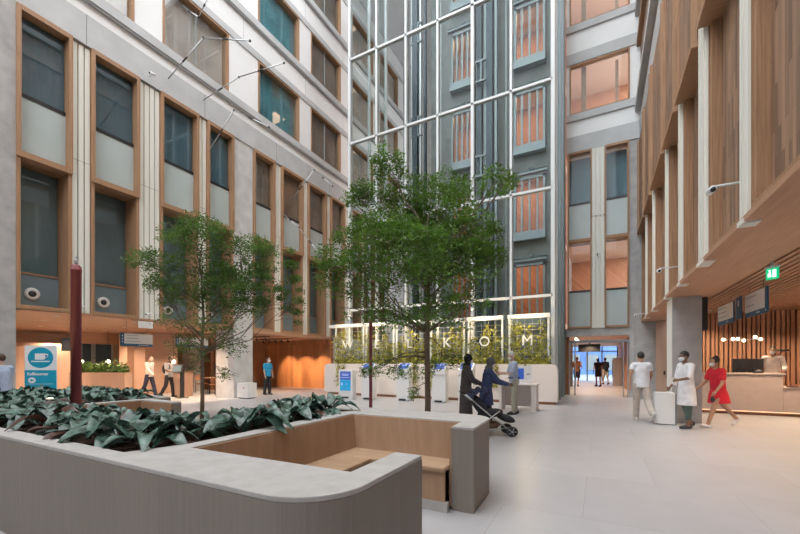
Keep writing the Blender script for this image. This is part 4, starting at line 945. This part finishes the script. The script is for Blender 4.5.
# ceiling downlights
def downlight(x, y, z, lab, grp, energy=0, r=.055, color=(1,.74,.52), ang=130):
    t = thing('downlight', lab, 'downlight', (x,y,z), group=grp)
    m = MB(); m.lathe([(r,-.012),(r*1.3,-.012),(r*1.3,0),(r,0)], (x,y,z), 14); m.build('ring', 'steel_w', t); m = MB(); m.lathe([(.001,-.008),(r,-.008),(r,0),(.001,0)], (x,y,z), 14); m.build('lens', 'bulb_s', t)
    if energy:
        l = bpy.data.lights.new('downlight_beam', 'SPOT'); l.energy = energy; l.color = color; l.spot_size = R(ang); l.spot_blend = .8; l.shadow_soft_size = 0
        lo = bpy.data.objects.new('downlight_beam', l); col.objects.link(lo); lo.location = (x,y,z-.05); lo.parent = None
ED = 75
dl = [(3.7,13.2),(3.8,9.4),(4.6,15.6),(4.6,12.6),(6.4,15.6),(6.6,12.2),(4.8,9.2),(3.2,15.9),(2.9,6.6),(7.5,9),(9,14),(9.5,11)]
for i, (x, y) in enumerate(dl): downlight(x, y, 3.2, f'glowing round downlight in the slatted ceiling, {["above the sign by the column","above the largest sign","above the clerk","before the reception desk","right of the clerk","at the right before the desk","nearest row at right","over the slat wall left end","nearest over the timber edge","far right nearest","far right over the desk","far right middle"][i]}', 'slatted ceiling downlights', ED*2.3)
dl2 = [(-14.2,5.2),(-14.3,7.4),(-14.4,9.3),(-16.2,5.6),(-16.6,8.2),(-16.4,10.4),(-18.8,6.4),(-19,8.6),(-20.6,7.6),(-21,10.6),(-15.3,12.6),(-18.4,3.8),(-21.5,4.6)]
for i, (x, y) in enumerate(dl2): downlight(x, y, 2.87 if i != 10 else 2.75, f'glowing round downlight in the left soffit, {ORD[i]} counted outward from the facade edge', 'left soffit downlights', ED*3.6)
# stage recess spotlights on tracks
for k, (x0, y0, x1, y1) in enumerate(((-17.6,13.2,-14.0,13.2),(-16.6,14.9,-14.2,14.9))):
    t = thing('spotlight_track', f'black ceiling track of small spotlights in the stage recess, {("front","rear")[k]} one', 'spotlight', (x0,y0,2.75), group='stage tracks')
    MB().box(x0,y0-.02,2.71,x1,y0+.02,2.75).build('track', 'black', t)
    for q in range(6 if k == 0 else 5):
        x = x0+.3+(x1-x0-.6)*q/(5 if k == 0 else 4); m = MB(); m.tube([(x,y0,2.71),(x,y0+.02,2.62)], .012, 6); m.tube([(x,y0-.03,2.62),(x,y0+.1,2.54)], .035, 8); m.build('spot_head', 'black', t)
for x in (-16.35,-15.1,-13.9):
    l = bpy.data.lights.new('stage_spot', 'SPOT'); l.energy = 420; l.color = (1,.66,.36); l.spot_size = R(46); l.spot_blend = .7; l.shadow_soft_size = 0
    lo = bpy.data.objects.new('stage_spot', l); col.objects.link(lo); lo.location = (x,14.95,2.5); lo.rotation_euler = (R(52),0,0)
l = bpy.data.lights.new('stage_fill', 'SPOT'); l.energy = 110; l.color = (1,.72,.48); l.spot_size = R(140); l.spot_blend = .8; l.shadow_soft_size = 0
lo = bpy.data.objects.new('stage_fill', l); col.objects.link(lo); lo.location = (-15.6,13.4,2.6)
# passage lamps
for i, y in enumerate((20.5,23.5,26.5,30)):
    downlight(-.5, y, 2.72, f'glowing downlight in the passage ceiling, {ORD[i]} from the doorway', 'passage downlights', ED*4)
t = thing('track_light', 'row of bright spotlights at the left of the passage ceiling', 'spotlight', (-1.0,20,2.72)); MB().box(-1.03,19.4,2.66,-.97,23,2.72).build('track', 'black', t)
for y in (19.7,20.5,21.4,22.4): m = MB(); m.ball((-1.0,y,2.58), .06, 10, 7); m.build('spot_head', 'bulb', t)

# ------------------------------------------------------------------ cameras and cantilever arms on the facades
def cctv(x, y, z, dx, lab, s=1.0):
    t = thing('security_camera', lab, 'camera', (x,y,z), group='security cameras')
    m = MB(); m.tube([(x-dx*.12,y,z+.05),(x+dx*.28,y,z+.05),(x+dx*.3,y,z)], .02*s, 6); m.build('arm', 'steel_w', t)
    m = MB(); m.tube([(x+dx*.3,y+.03*s,z),(x+dx*.3,y-.22*s,z-.05*s)], [.055*s,.06*s], 12); m.build('housing', 'signwhite', t); m = MB(); m.ball((x+dx*.3,y-.23*s,z-.055*s), .04*s, 10, 7); m.build('lens', 'black', t)
cctv(1.5,5.95,2.86+.75,-1,'white security camera on the nearest timber bay at right', .75); cctv(1.5,10.6,3.62,-1,'white security camera above the concrete column', .75); cctv(1.5,17.2,3.3,-1,'white security camera at the far end of the timber facade', .75); cctv(XL+.04,7.3,10.95,1,'small security camera on the grey band at left', .7)
cctv(.0-.02,Y2-.1,6.2,-.3,'small dark camera on the far cream pilaster', .6); cctv(XL,5.45,3.1,.3,'small camera at the foot of the first cream pilaster', .6); cctv(XL,7.3,3.1,.3,'small camera at the foot of the second cream pilaster', .6)
def arm(y, pts, lab):
    """steel strut standing out from the left facade in a plane y=const; pts are (x,z)"""
    t = thing('facade_arm', lab, 'steel arm', (pts[0][0],y,pts[0][1]), group='steel arms on the left facade')
    m = MB(); m.tube([(pts[0][0],y,pts[0][1]),(pts[1][0],y,pts[1][1])], .02, 7); m.build('strut', 'chrome', t)
    m = MB(); m.tube([(pts[1][0],y,pts[1][1]),(pts[2][0],y,pts[2][1])], .018, 7); m.build('boom', 'chrome', t)
    js = []
    for q in (1,2): k = MB(); k.ball((pts[q][0],y,pts[q][1]), .036, 10, 7); k.build('joint', 'dark', t)
    for (p, q) in ((0,1),(1,2)): 
        a = Vector((pts[p][0],y,pts[p][1])); b = Vector((pts[q][0],y,pts[q][1])); k = MB(); k.tube([a.lerp(b,.44), a.lerp(b,.56)], .026, 7); k.build('damper', 'dark', t)
arm(7.93, [(-13.3,11.33),(-11.37,12.01),(-9.22,11.06)], 'steel arm reaching out of the white wall, second from the left')
arm(9.25, [(-13.3,11.40),(-11.31,11.59),(-9.16,11.3)], 'steel arm reaching out of the white wall, third from the left')
arm(9.5, [(-13.3,9.6),(-11.88,10.74),(-10.11,9.61)], 'steel arm reaching out over the fourth tall window')
arm(13.65, [(-13.3,9.05),(-11.65,10.34),(-10.6,9.38)], 'steel arm low on the facade near the glass shaft')
arm(8.4, [(-13.3,14.27),(-12.3,13.45),(-11.7,14.0)], 'steel arm at the top edge of the left facade')
arm(13.3, [(-13.3,8.54),(-12.25,7.68),(-10.9,6.14)], 'steel arm slanting down above the left tree crown')
arm(16.2, [(-13.3,7.55),(-12.2,8.0),(-10.85,8.7)], 'steel arm slanting up beside the glass shaft')
# ------------------------------------------------------------------ people
def capsule(mb, a, b, ra, rb, seg=12, flat=1.0, fdir=None):
    """tapered limb with rounded ends"""
    a, b = Vector(a), Vector(b); mb.tube([a.lerp(b,t) for t in (0,.25,.5,.75,1)], [ra+(rb-ra)*t for t in (0,.25,.5,.75,1)], seg)
    mb.ball(a, ra, seg, 8); mb.ball(b, rb, seg, 8)
def fuse(mb, name, mat, parent, voxel, smooth=4, cut=None):
    """one continuous skin around overlapping forms"""
    me = mb.mesh('tmp', mat); ob = bpy.data.objects.new('tmp', me); col.objects.link(ob)
    r = ob.modifiers.new('r', 'REMESH'); r.mode = 'VOXEL'; r.voxel_size = voxel; r.use_smooth_shade = True
    s = ob.modifiers.new('s', 'SMOOTH'); s.factor = .5; s.iterations = smooth
    ev = ob.evaluated_get(bpy.context.evaluated_depsgraph_get()); m2 = bpy.data.meshes.new_from_object(ev)
    if cut is not None:      # a straight hem
        bm = bmesh.new(); bm.from_mesh(m2)
        rs = bmesh.ops.bisect_plane(bm, geom=bm.verts[:]+bm.edges[:]+bm.faces[:], plane_co=(0,0,cut), plane_no=(0,0,-1), clear_outer=True)
        bmesh.ops.holes_fill(bm, edges=[e for e in bm.edges if e.is_boundary], sides=0)
        bm.to_mesh(m2); bm.free()
    m2.name = name; bpy.data.objects.remove(ob); bpy.data.meshes.remove(me)
    o = bpy.data.objects.new(name, m2); col.objects.link(o); o.parent = parent
    return o
def cloth(name, c, rough=.8): 
    k = 'cl_'+name
    if k not in M: M[k] = plain('cloth_'+name, c, rough, var=.12, scale=9)
    return k
def rotx(v, a):  # pitch forward (+y) positive
    return Vector((v.x, v.y*math.cos(a)-v.z*math.sin(a), v.y*math.sin(a)+v.z*math.cos(a)))
def person(label, x, y, face, h, skin, hair, legs=((12,8),(-14,18)), arms=((10,8,15),(-10,8,15)), lean=3, top='shirt', topc='w', sleeve='short', bottom='trousers', botc='b', shoe='black',
           hairstyle='short', mask=True, vox=.011, z=0, build=1.0, head_pitch=0, extra=None, grp='people in the atrium'):
    """faces +y in its own frame; legs = (thigh forward deg, knee bend deg) for left(-x) and right(+x); arms = (forward, out, elbow)"""
    t = thing('person', label, 'person', (x,y,z), face, group=None)
    k = h/1.75; V = Vector
    J = {}
    J['pel'] = V((0,0,.93))
    ln = R(lean)
    up = lambda p: V((p[0],0,.93)) + rotx(V((0,p[1],p[2]-.93)), -ln)
    for nm, p in dict(waist=(0,0,1.07), chest=(0,.0,1.27), neck=(0,-.005,1.45), head=(0,.03,1.63), shL=(-.185,-.01,1.405), shR=(.185,-.01,1.405)).items(): J[nm] = up(p)
    for s, nm, (th, kn) in ((-1,'L',legs[0]),(1,'R',legs[1])):
        hp = V((s*.095,0,.91)); d = rotx(V((0,0,-1)), R(th)); kp = hp + d*.43; d2 = rotx(V((0,0,-1)), R(th-kn)); an = kp + d2*.42
        J['hip'+nm], J['kn'+nm], J['an'+nm] = hp, kp, an
        pitch = R(th-kn)*.9 if th-kn < -8 else R(max(0,th-kn))*.55; f = rotx(V((0,1,0)), pitch)
        J['toe'+nm] = an + f*.16 + rotx(V((0,0,-1)),pitch)*.055; J['heel'+nm] = an - f*.05 + rotx(V((0,0,-1)),pitch)*.045
    for s, nm, (fw, out, el) in ((-1,'L',arms[0]),(1,'R',arms[1])):
        d = V((s*math.sin(R(out)), 0, -math.cos(R(out)))); d = rotx(d, R(fw)); e = J['sh'+nm] + d*.29
        d2 = V((s*math.sin(R(out))*.3 - s*.12*min(1,el/60), 0, -1)).normalized(); d2 = rotx(d2, R(fw+el)); w = e + d2*.255
        J['el'+nm], J['wr'+nm], J['hd'+nm] = e, w, d2
    dz = -min(min(J['toe'+n].z, J['heel'+n].z)-.03 for n in 'LR')
    for q in J:
        if not q.startswith('hd'): J[q] = (J[q] + V((0,0,dz)))*k
    b = build*k; W = lambda r: r*b
    body = MB()
    body.ball(J['pel'], (W(.15),W(.11),W(.13)), 16, 10); body.ball(J['waist'], (W(.135),W(.10),W(.14)), 16, 10); body.ball(J['chest'], (W(.165),W(.11),W(.17)), 16, 10)
    capsule(body, J['shL'], J['shR'], W(.06), W(.06)); capsule(body, J['neck']-V((0,0,.03)), J['head']-V((0,.01,.04)), k*.055, k*.05)
    for n, s in (('L',-1),('R',1)):
        capsule(body, J['hip'+n], J['kn'+n], W(.085), W(.057)); capsule(body, J['kn'+n], J['an'+n], W(.055), W(.038))
        capsule(body, J['heel'+n], J['toe'+n], k*.036, k*.03); capsule(body, J['an'+n], J['heel'+n], k*.038, k*.036)
        capsule(body, J['sh'+n], J['el'+n], W(.052), W(.040)); capsule(body, J['el'+n], J['wr'+n], W(.039), W(.027))
        d = J['hd'+n]; w = J['wr'+n]; sd = V((0,1,0)) if abs(d.y) < .75 else V((0,0,1)); sd = (sd - d*sd.dot(d)).normalized(); nn = d.cross(sd)*(-s)
        pm = w + d*.05*k; body.ball(pm, (k*.022,k*.038,k*.048), 10, 7, rot=d.to_track_quat('Z','X').to_euler()) if abs(d.y) < .75 else capsule(body, w+d*.02*k, w+d*.075*k, k*.028, k*.03)
        for q, (off, ln_) in enumerate(((.027,.062),(.009,.072),(-.009,.068),(-.026,.052))):
            p0 = w + d*.075*k + sd*off*k; p1 = p0 + d*ln_*.5*k; p2 = p1 + (d*.8 + nn*.6).normalized()*ln_*.55*k
            body.tube([p0-d*.02*k, p0, p1, p2], [k*.0095,k*.0095,k*.009,k*.007], 6)
        p0 = w + d*.03*k + sd*.025*k; body.tube([p0, p0+(sd+d*.6)*.026*k, p0+(sd*.8+d*1.6)*.034*k], [k*.012,k*.011,k*.009], 6)
    H = J['head']; hp = R(head_pitch)
    hv = lambda a, c, e: H + rotx(V((a,c,e))*k, -hp)
    body.ball(H, (k*.076,k*.092,k*.112), 18, 12); body.ball(hv(0,.03,-.065), (k*.056,k*.06,k*.05), 14, 9)      # skull and jaw
    body.tube([hv(0,.085,.015), hv(0,.108,-.022)], [k*.012,k*.018], 7)                                        # nose
    body.ball(hv(-.076,-.005,-.01), (k*.014,k*.022,k*.034), 8, 6); body.ball(hv(.076,-.005,-.01), (k*.014,k*.022,k*.034), 8, 6)
    body.tube([hv(-.024,.082,-.062), hv(0,.09,-.062), hv(.024,.082,-.062)], k*.010, 6)
    fuse(body, 'body', skin, t, vox*k)
    for a in (-.03,.03): ey = MB(); ey.ball(hv(a,.083,.008), k*.012, 8, 6); local(ey, 'eye', 'hair_d', t)
    # hair
    hm = MB()
    if hairstyle == 'scarf':
        hm.ball(hv(0,-.012,.015), (k*.098,k*.108,k*.125), 18, 12); hm.ball(J['neck']+V((0,0,.02*k)), (k*.11,k*.10,k*.11), 14, 9)
    elif hairstyle == 'cap':
        hm.ball(hv(0,-.018,.035), (k*.088,k*.098,k*.1), 18, 12)
    else:
        hm.ball(hv(0,-.022,.03), (k*.083,k*.092,k*.103), 18, 12)
        if hairstyle in ('bob','long'): hm.ball(hv(0,-.05,-.06), (k*.088,k*.06,k*(.10 if hairstyle == 'bob' else .13)), 16, 10)
        if hairstyle == 'curly':
            for q in range(16): a = q*2.4; hm.ball(hv(.075*math.cos(a)*(1-(q/22)), -.035+.07*math.sin(a)*(1-q/22), .0+.008*q), k*.042, 8, 6)
        if hairstyle == 'bun': hm.ball(hv(0,-.11,.06), k*.045, 12, 8)
    ho = fuse(hm, 'headscarf' if hairstyle == 'scarf' else 'hair', hair, t, vox*k, 2)
    if mask:
        mm = MB(); mm.ball(hv(0,.052,-.052), (k*.066,k*.056,k*.055), 16, 10); mm.tube([hv(-.078,.0,-.01), hv(-.055,.06,-.03)], k*.004, 5); mm.tube([hv(.078,.0,-.01), hv(.055,.06,-.03)], k*.004, 5); local(mm, 'face_mask', 'mask', t)
    # garments follow the body
    def torso(mb, g, zl, hem=0):
        P = J['pel']; 
        mb.ball(J['chest'], (W(.165)+g,W(.112)+g,W(.175)+g), 18, 12); mb.ball(J['waist'], (W(.14)+g,W(.105)+g,W(.15)+g), 18, 12)
        capsule(mb, J['shL']+V((.02,0,0)), J['shR']-V((.02,0,0)), W(.06)+g, W(.06)+g)
        lo_ = P+V((0,0,zl*k))
        for q in range(11):
            f = q/10; mb.ball(J['chest'].lerp(lo_,f), (W(.158)+g+hem*f*.6, W(.110)+g+hem*f, .075*k), 18, 8)
        mb.ball(P+V((0,0,zl*k)), (W(.155)+g+hem*.5,W(.115)+g+hem,W(.11)+g), 18, 12)
    def sleeves(mb, g, frac):
        for n in 'LR':
            a, e, w = J['sh'+n], J['el'+n], J['wr'+n]
            if frac <= 1: capsule(mb, a, a.lerp(e,frac), W(.054)+g*.6, W(.048)+g)
            else: capsule(mb, a, e, W(.055)+g, W(.044)+g); capsule(mb, e, e.lerp(w,frac-1), W(.043)+g, W(.034)+g)
    SL = {'short':.62,'long':1.92,'cap':.32,'three':1.5,'elbow':.9}[sleeve]
    g = .016*k
    if top == 'shirt': m_ = MB(); torso(m_, g, -.05, .012); sleeves(m_, g, SL) if min(J['wrL'].z, J['wrR'].z) > J['pel'].z-.05*k or SL < 1.2 else None; fuse(m_, 'shirt', topc, t, vox*k, 3, J['pel'].z-.075*k)
    if top == 'shirt' and not (min(J['wrL'].z, J['wrR'].z) > J['pel'].z-.05*k or SL < 1.2): m_ = MB(); sleeves(m_, g, SL); fuse(m_, 'sleeves', topc, t, vox*k, 3)
    def skirt(mb, z0, z1, r0, r1, d0, d1):
        n = 22
        midy = (J['knL'].y+J['knR'].y)/2
        for i in range(n+1):
            f = i/n; zc = z0+(z1-z0)*f; mb.ball((0, J['pel'].y*(1-f)+midy*f*.8, zc), (r0+(r1-r0)*f, d0+(d1-d0)*f**.6, .06*k), 16, 8)
    if top in ('dress','coat','robe'):
        m_ = MB(); torso(m_, g*1.2, .0, .01); sleeves(m_, g*1.1, SL)
        zb = {'dress':J['knL'].z*.5+J['knR'].z*.5+.10*k, 'coat':J['knL'].z*.5+J['knR'].z*.5+.03*k, 'robe':.12*k}[top]
        dd = abs(J['knL'].y-J['knR'].y)*.5
        skirt(m_, J['pel'].z, zb, W(.172 if top == 'dress' else .185)+g, W({'dress':.185,'coat':.20,'robe':.185}[top])+g, W(.125)+g, W(.14)+dd*(.5 if top == 'dress' else .8))
        fuse(m_, {'dress':'dress','coat':'coat','robe':'robe'}[top], topc, t, vox*k, 4, zb-.005*k)
    if bottom in ('trousers','cropped','shorts'):
        m_ = MB(); m_.ball(J['pel']+V((0,0,-.01*k)), (W(.152)+g*.6,W(.113)+g*.6,W(.13)) if top == 'shirt' else (W(.13),W(.09),W(.1)), 18, 12)
        for n in 'LR':
            hp_, kp, an = J['hip'+n], J['kn'+n], J['an'+n]
            if bottom == 'shorts': capsule(m_, hp_, hp_.lerp(kp,.88), W(.09)+g, W(.072)+g)
            else: capsule(m_, hp_, kp, W(.088)+g*.7, W(.062)+g); capsule(m_, kp, kp.lerp(an,.97 if bottom == 'trousers' else .62), W(.062)+g, W(.05)+g)
        fuse(m_, bottom if bottom != 'cropped' else 'trousers', botc, t, vox*k, 3)
    for n in 'LR':
        m_ = MB(); capsule(m_, J['heel'+n], J['toe'+n], k*.043, k*.038); m_.ball(J['heel'+n]+V((0,0,.02*k)), k*.046, 10, 7); fuse(m_, 'shoe', shoe, t, vox*k, 2)
    if extra: extra(t, J, k)
    return t

WHITE = cloth('white', (.76,.76,.79)); OFFW = cloth('off_white', (.66,.63,.60)); LGREY = cloth('light_grey', (.55,.55,.57)); NAVY = cloth('navy', (.03,.03,.07)); BLK = cloth('black', (.02,.02,.025))
BEIGE = cloth('beige', (.52,.45,.39)); SCRUB = cloth('scrub_blue', (.02,.30,.55)); RED = cloth('red', (.62,.015,.035)); LBLUE = cloth('pale_blue', (.42,.50,.66)); KHAKI = cloth('khaki', (.42,.40,.33))
CHAR = cloth('charcoal_brown', (.12,.10,.105)); PAT = cloth('patterned_navy', (.05,.07,.17)); PINKW = cloth('pinkish_white', (.68,.60,.56)); DGREEN = cloth('dark_green', (.06,.09,.08)); TAN = cloth('tan', (.55,.30,.17)); GREYP = cloth('slate', (.13,.13,.14))
LEFT = math.atan2(-.466,-.885) - PI/2; RIGHT = math.atan2(.466,.885) - PI/2; AWAY = math.atan2(.885,-.466) - PI/2; TOWARD = AWAY + PI
def backpack(t, J, k):
    m = MB(); c = (J['chest']+J['waist'])/2 + Vector((0,-.2*k,.04*k)); m.ball(c, (.15*k,.10*k,.22*k), 14, 9)
    local(m, 'backpack', BLK, t)
    s = MB()
    for a in (-.11,.11): s.tube([J['chest']+Vector((a*k,-.12*k,.12*k)), J['chest']+Vector((a*k,.0,.205*k)), J['chest']+Vector((a*k,.135*k,.05*k)), J['waist']+Vector((a*1.2*k,.02,.0))], .016*k, 6)
    local(s, 'straps', BLK, t)
def phone(t, J, k):
    w = J['wrR'] + J['hdR']*.09*k; m = MB(); m.obox(w+Vector((-.03*k,0,.02*k)), (.075*k,.14*k,.012*k), (.6,0,0)); local(m, 'phone', 'black', t)
def belt(t, J, k):
    m = MB(); m.lathe([(.165*k,0),(.168*k,.035*k)], J['pel']+Vector((0,0,.06*k)), 18); local(m, 'belt', 'black', t)
def cap_brim(t, J, k): pass
def paper(t, J, k):
    m = MB(); m.obox(J['wrL']+J['hdL']*.1*k, (.02*k,.22*k,.15*k), (.3,0,0)); local(m, 'papers', 'signwhite', t)
def wristbag(t, J, k):
    m = MB(); p = J['wrL']+J['hdL']*.08*k; m.tube([p, p+Vector((0,.02,-.06*k))], .006, 5); m.ball(p+Vector((0,.02,-.12*k)), (.025*k,.06*k,.07*k), 10, 7); local(m, 'handbag', 'black', t)
person('person in a pale blue shirt striding past the concrete pier at the left edge', -12.4, 3.55, LEFT, 1.7, 'skinC', 'hair_b', legs=((22,6),(-18,22)), arms=((-14,6,10),(16,6,20)), topc=LBLUE, sleeve='long', botc=NAVY, mask=False)
person('man in a white long-sleeved shirt and navy trousers walking under the left soffit', -17.0, 9.35, RIGHT, 1.74, 'skinC', 'hair_b', legs=((17,4),(-15,12)), arms=((-10,8,20),(20,8,25)), topc=OFFW, sleeve='long', botc=NAVY)
person('man in a pale shirt with a dark backpack walking beside the man in navy trousers', -16.25, 9.75, RIGHT-.2, 1.72, 'skinB', 'hair_d', legs=((10,4),(-11,22)), arms=((12,8,75),(12,8,75)), topc=LGREY, sleeve='short', botc=BLK, extra=backpack)
person('person in a bright blue work shirt standing before the stage recess', -13.45, 12.55, RIGHT-.5, 1.70, 'skinC', 'hair_d', legs=((3,2),(-4,4)), arms=((2,9,12),(4,9,14)), topc=SCRUB, sleeve='short', botc=BLK, hairstyle='bob', shoe='black')
person('person in a dark robe and dark headscarf standing beside the stroller pusher', -2.75, 8.5, RIGHT, 1.64, 'skinB', BLK, legs=((6,4),(-6,6)), arms=((18,8,45),(22,8,40)), top='robe', topc=CHAR, sleeve='long', bottom='none', hairstyle='scarf', mask=True)
person('person in a blue patterned top bending over the stroller', -2.23, 8.32, RIGHT, 1.58, 'skinB', GREYP, legs=((12,8),(-12,14)), arms=((34,10,38),(38,10,34)), top='dress', topc=PAT, sleeve='long', bottom='trousers', botc=NAVY, lean=8, hairstyle='scarf', head_pitch=12)
person('grey-haired man in a pale blue shirt and khaki trousers looking at his phone', -2.19, 11.2, LEFT, 1.78, 'skinC', 'hair_g', legs=((3,2),(-4,3)), arms=((18,6,72),(16,6,78)), topc=LBLUE, sleeve='elbow', botc=KHAKI, lean=4, head_pitch=16, extra=lambda t,J,k: (phone(t,J,k), belt(t,J,k)))
person('person in a white T-shirt and cream trousers walking away toward the passage', .93, 11.35, AWAY-.25, 1.75, 'skinA', 'hair_d', legs=((10,6),(-16,34)), arms=((-22,20,8),(16,14,40)), topc=WHITE, sleeve='cap', botc=BEIGE, shoe=OFFW, mask=False, build=1.06)
person('person in a white coat and dark cap walking left before the concrete column', 1.72, 10.55, LEFT, 1.70, 'skinB', 'hair_d', legs=((4,3),(-6,10)), arms=((20,8,60),(8,8,30)), top='coat', topc=WHITE, sleeve='elbow', botc=DGREEN, bottom='cropped', shoe='dark', hairstyle='cap', extra=paper)
person('person in a red dress and white shoes striding left past the reception', 2.42, 11.2, LEFT, 1.66, 'skinA', 'hair_d', legs=((26,6),(-32,12)), arms=((10,8,28),(18,8,36)), top='dress', topc=RED, sleeve='short', bottom='none', shoe=WHITE, hairstyle='curly', lean=6, extra=wristbag)
person('clerk in a white shirt and mask standing behind the reception desk', 4.60, 15.35, math.atan2(-.95,-.3)-PI/2, 1.78, 'skinA', 'hair_d', legs=((2,2),(-2,2)), arms=((12,14,62),(10,12,70)), topc=PINKW, sleeve='long', botc=BLK, z=.165, lean=6)
person('person in a tan top and dark shorts in the passage at left', -1.25, 25.6, AWAY-.6, 1.78, 'skinA', 'hair_b', legs=((4,3),(-8,8)), arms=((20,8,60),(18,8,60)), topc=TAN, sleeve='short', botc=NAVY, bottom='shorts', mask=False, vox=.016)
person('person in a black dress standing in the middle of the passage', -.1, 26.2, AWAY, 1.72, 'skinA', 'hair_d', legs=((4,3),(-5,5)), arms=((0,10,20),(6,10,30)), top='dress', topc=BLK, sleeve='cap', bottom='none', hairstyle='bob', mask=False, vox=.016)
person('person in shorts with a dark backpack farther down the passage', .32, 28.5, AWAY, 1.74, 'skinA', 'hair_b', legs=((8,3),(-8,8)), arms=((4,8,20),(6,8,30)), topc=BLK, sleeve='short', botc=BEIGE, bottom='shorts', mask=False, vox=.016, extra=backpack)

# ------------------------------------------------------------------ stroller
sx, sy = -1.95, 7.78
t = thing('stroller', 'dark baby stroller with a silver frame pushed toward the right', 'stroller', (sx,sy,0), RIGHT); t.scale = (.95,.95,.84)
fr = MB()
for s in (-.22,.22):
    fr.tube([(s,-.62,1.02),(s,-.35,.75),(s,.0,.42),(s,.34,.14)], .016, 7); fr.tube([(s,-.38,.16),(s,-.1,.45),(s,.1,.62)], .015, 7); fr.tube([(s,-.38,.16),(s,.3,.22)], .013, 7)
fr.tube([(-.22,-.38,.16),(.22,-.38,.16)], .012, 6)
local(fr, 'frame', 'chrome', t)
m = MB(); m.tube([(-.22,-.62,1.02),(-.2,-.68,1.05),(.2,-.68,1.05),(.22,-.62,1.02)], .02, 7); local(m, 'handle', 'black', t)
for s in (-.27,.27):
    w = MB(); w.lathe([(.10,-.02),(.125,-.025),(.135,0),(.125,.025),(.10,.02)], (s,-.38,.135), 20, 0, 'x'); wo = local(w, 'wheel', 'dark', t); w = MB(); w.lathe([(.02,-.03),(.03,0),(.02,.03)], (s,-.38,.135), 10, 0, 'x')
    for q in range(6): a = q*PI/3; w.tube([(s*1.1,-.38,.135),(s*1.1,-.38+.11*math.cos(a),.135+.11*math.sin(a))], .007, 5)
    local(w, 'hub', 'chrome', wo)
    w = MB(); w.lathe([(.085,-.025),(.115,-.03),(.125,0),(.115,.03),(.085,.025)], (s*.8,.36,.125), 20, 0, 'x'); wo = local(w, 'wheel', 'dark', t); w = MB(); w.lathe([(.015,-.03),(.03,0),(.015,.03)], (s*.8,.36,.125), 10, 0, 'x')
    for q in range(5): a = q*PI*.4; w.tube([(s*.9,.36,.125),(s*.9,.36+.1*math.cos(a),.125+.1*math.sin(a))], .006, 5)
    local(w, 'hub', 'chrome', wo)
m = MB(); m.ball((0,-.05,.54), (.21,.28,.11), 16, 10, rot=(.15,0,0)); m.ball((0,-.3,.74), (.21,.12,.28), 16, 10, rot=(.5,0,0)); m.ball((0,.28,.42), (.19,.22,.09), 14, 9, rot=(-.4,0,0)); fuse(m, 'seat', BLK, t, .012)
m = MB()
for q in range(4):
    a = R(80+q*24); m.tube([(-.23,-.24+.3*math.cos(a)*.9,.82+.28*math.sin(a)),(0,-.24+.34*math.cos(a)*.9,.86+.3*math.sin(a)),(.23,-.24+.3*math.cos(a)*.9,.82+.28*math.sin(a))], .05, 8)
fuse(m, 'canopy', cloth('canopy_navy', (.04,.05,.11)), t, .014)
m = MB(); m.ball((0,-.12,.26), (.2,.28,.11), 14, 9); local(m, 'basket', cloth('basket_brown', (.14,.08,.05)), t)

# ------------------------------------------------------------------ light
w = bpy.data.worlds.new('sky'); scene.world = w; w.use_nodes = True; nt = w.node_tree; bg = nt.nodes['Background']
tc = nt.nodes.new('ShaderNodeTexCoord'); sp = nt.nodes.new('ShaderNodeSeparateXYZ'); nt.links.new(tc.outputs['Generated'], sp.inputs[0])
rp = nt.nodes.new('ShaderNodeValToRGB'); rp.color_ramp.elements[0].position = .0; rp.color_ramp.elements[0].color = (.80,.83,.88,1); rp.color_ramp.elements[1].position = .7; rp.color_ramp.elements[1].color = (.93,.97,1,1)
nt.links.new(sp.outputs['Z'], rp.inputs[0]); nt.links.new(rp.outputs[0], bg.inputs['Color']); bg.inputs['Strength'].default_value = 3.6
def room_light(x, y, z, sx_, sy_, e, c):
    l = bpy.data.lights.new('room_light', 'AREA'); l.shape = 'RECTANGLE'; l.size = sx_; l.size_y = sy_; l.energy = e; l.color = c
    o = bpy.data.objects.new('room_light', l); col.objects.link(o); o.location = (x,y,z)
for z in (6.7, 10.8): room_light(-15.4, 13.5, z, 1.6, 5, 90, (1,.66,.42))
for z in (15.15, 19.15, 24.1):
    for y in (6, 16): room_light(-15.3, y, z, 1.8, 6, 160, (1,.70,.48))
for z in DZ: room_light(-4.5, 19.7, z+3.55, 5, 1, 85, (1,.58,.33))
for z in (6.75, 10.75, 15.4, 19.4, 23.9): room_light(0, 20.6, z, 2.2, 1.6, 20, (1,.64,.40))

cam = bpy.data.cameras.new('camera'); cam.lens = 17.1; cam.sensor_width = 36; cam.sensor_fit = 'HORIZONTAL'; cam.shift_y = .11875; cam.clip_start = .05; cam.clip_end = 200
co = bpy.data.objects.new('camera', cam); col.objects.link(co); co.location = (0,0,1.5); co.rotation_euler = (PI/2, 0, math.atan(200/380)); scene.camera = co
vs = scene.view_settings; vs.view_transform = 'Standard'; vs.look = 'None'; vs.gamma = 1; vs.use_curve_mapping = False; vs.exposure = .5
scene.cycles.transparent_max_bounces = 24; scene.cycles.max_bounces = 8; scene.cycles.diffuse_bounces = 4; scene.cycles.glossy_bounces = 3
scene.cycles.caustics_reflective = False; scene.cycles.caustics_refractive = False; scene.cycles.sample_clamp_indirect = 6
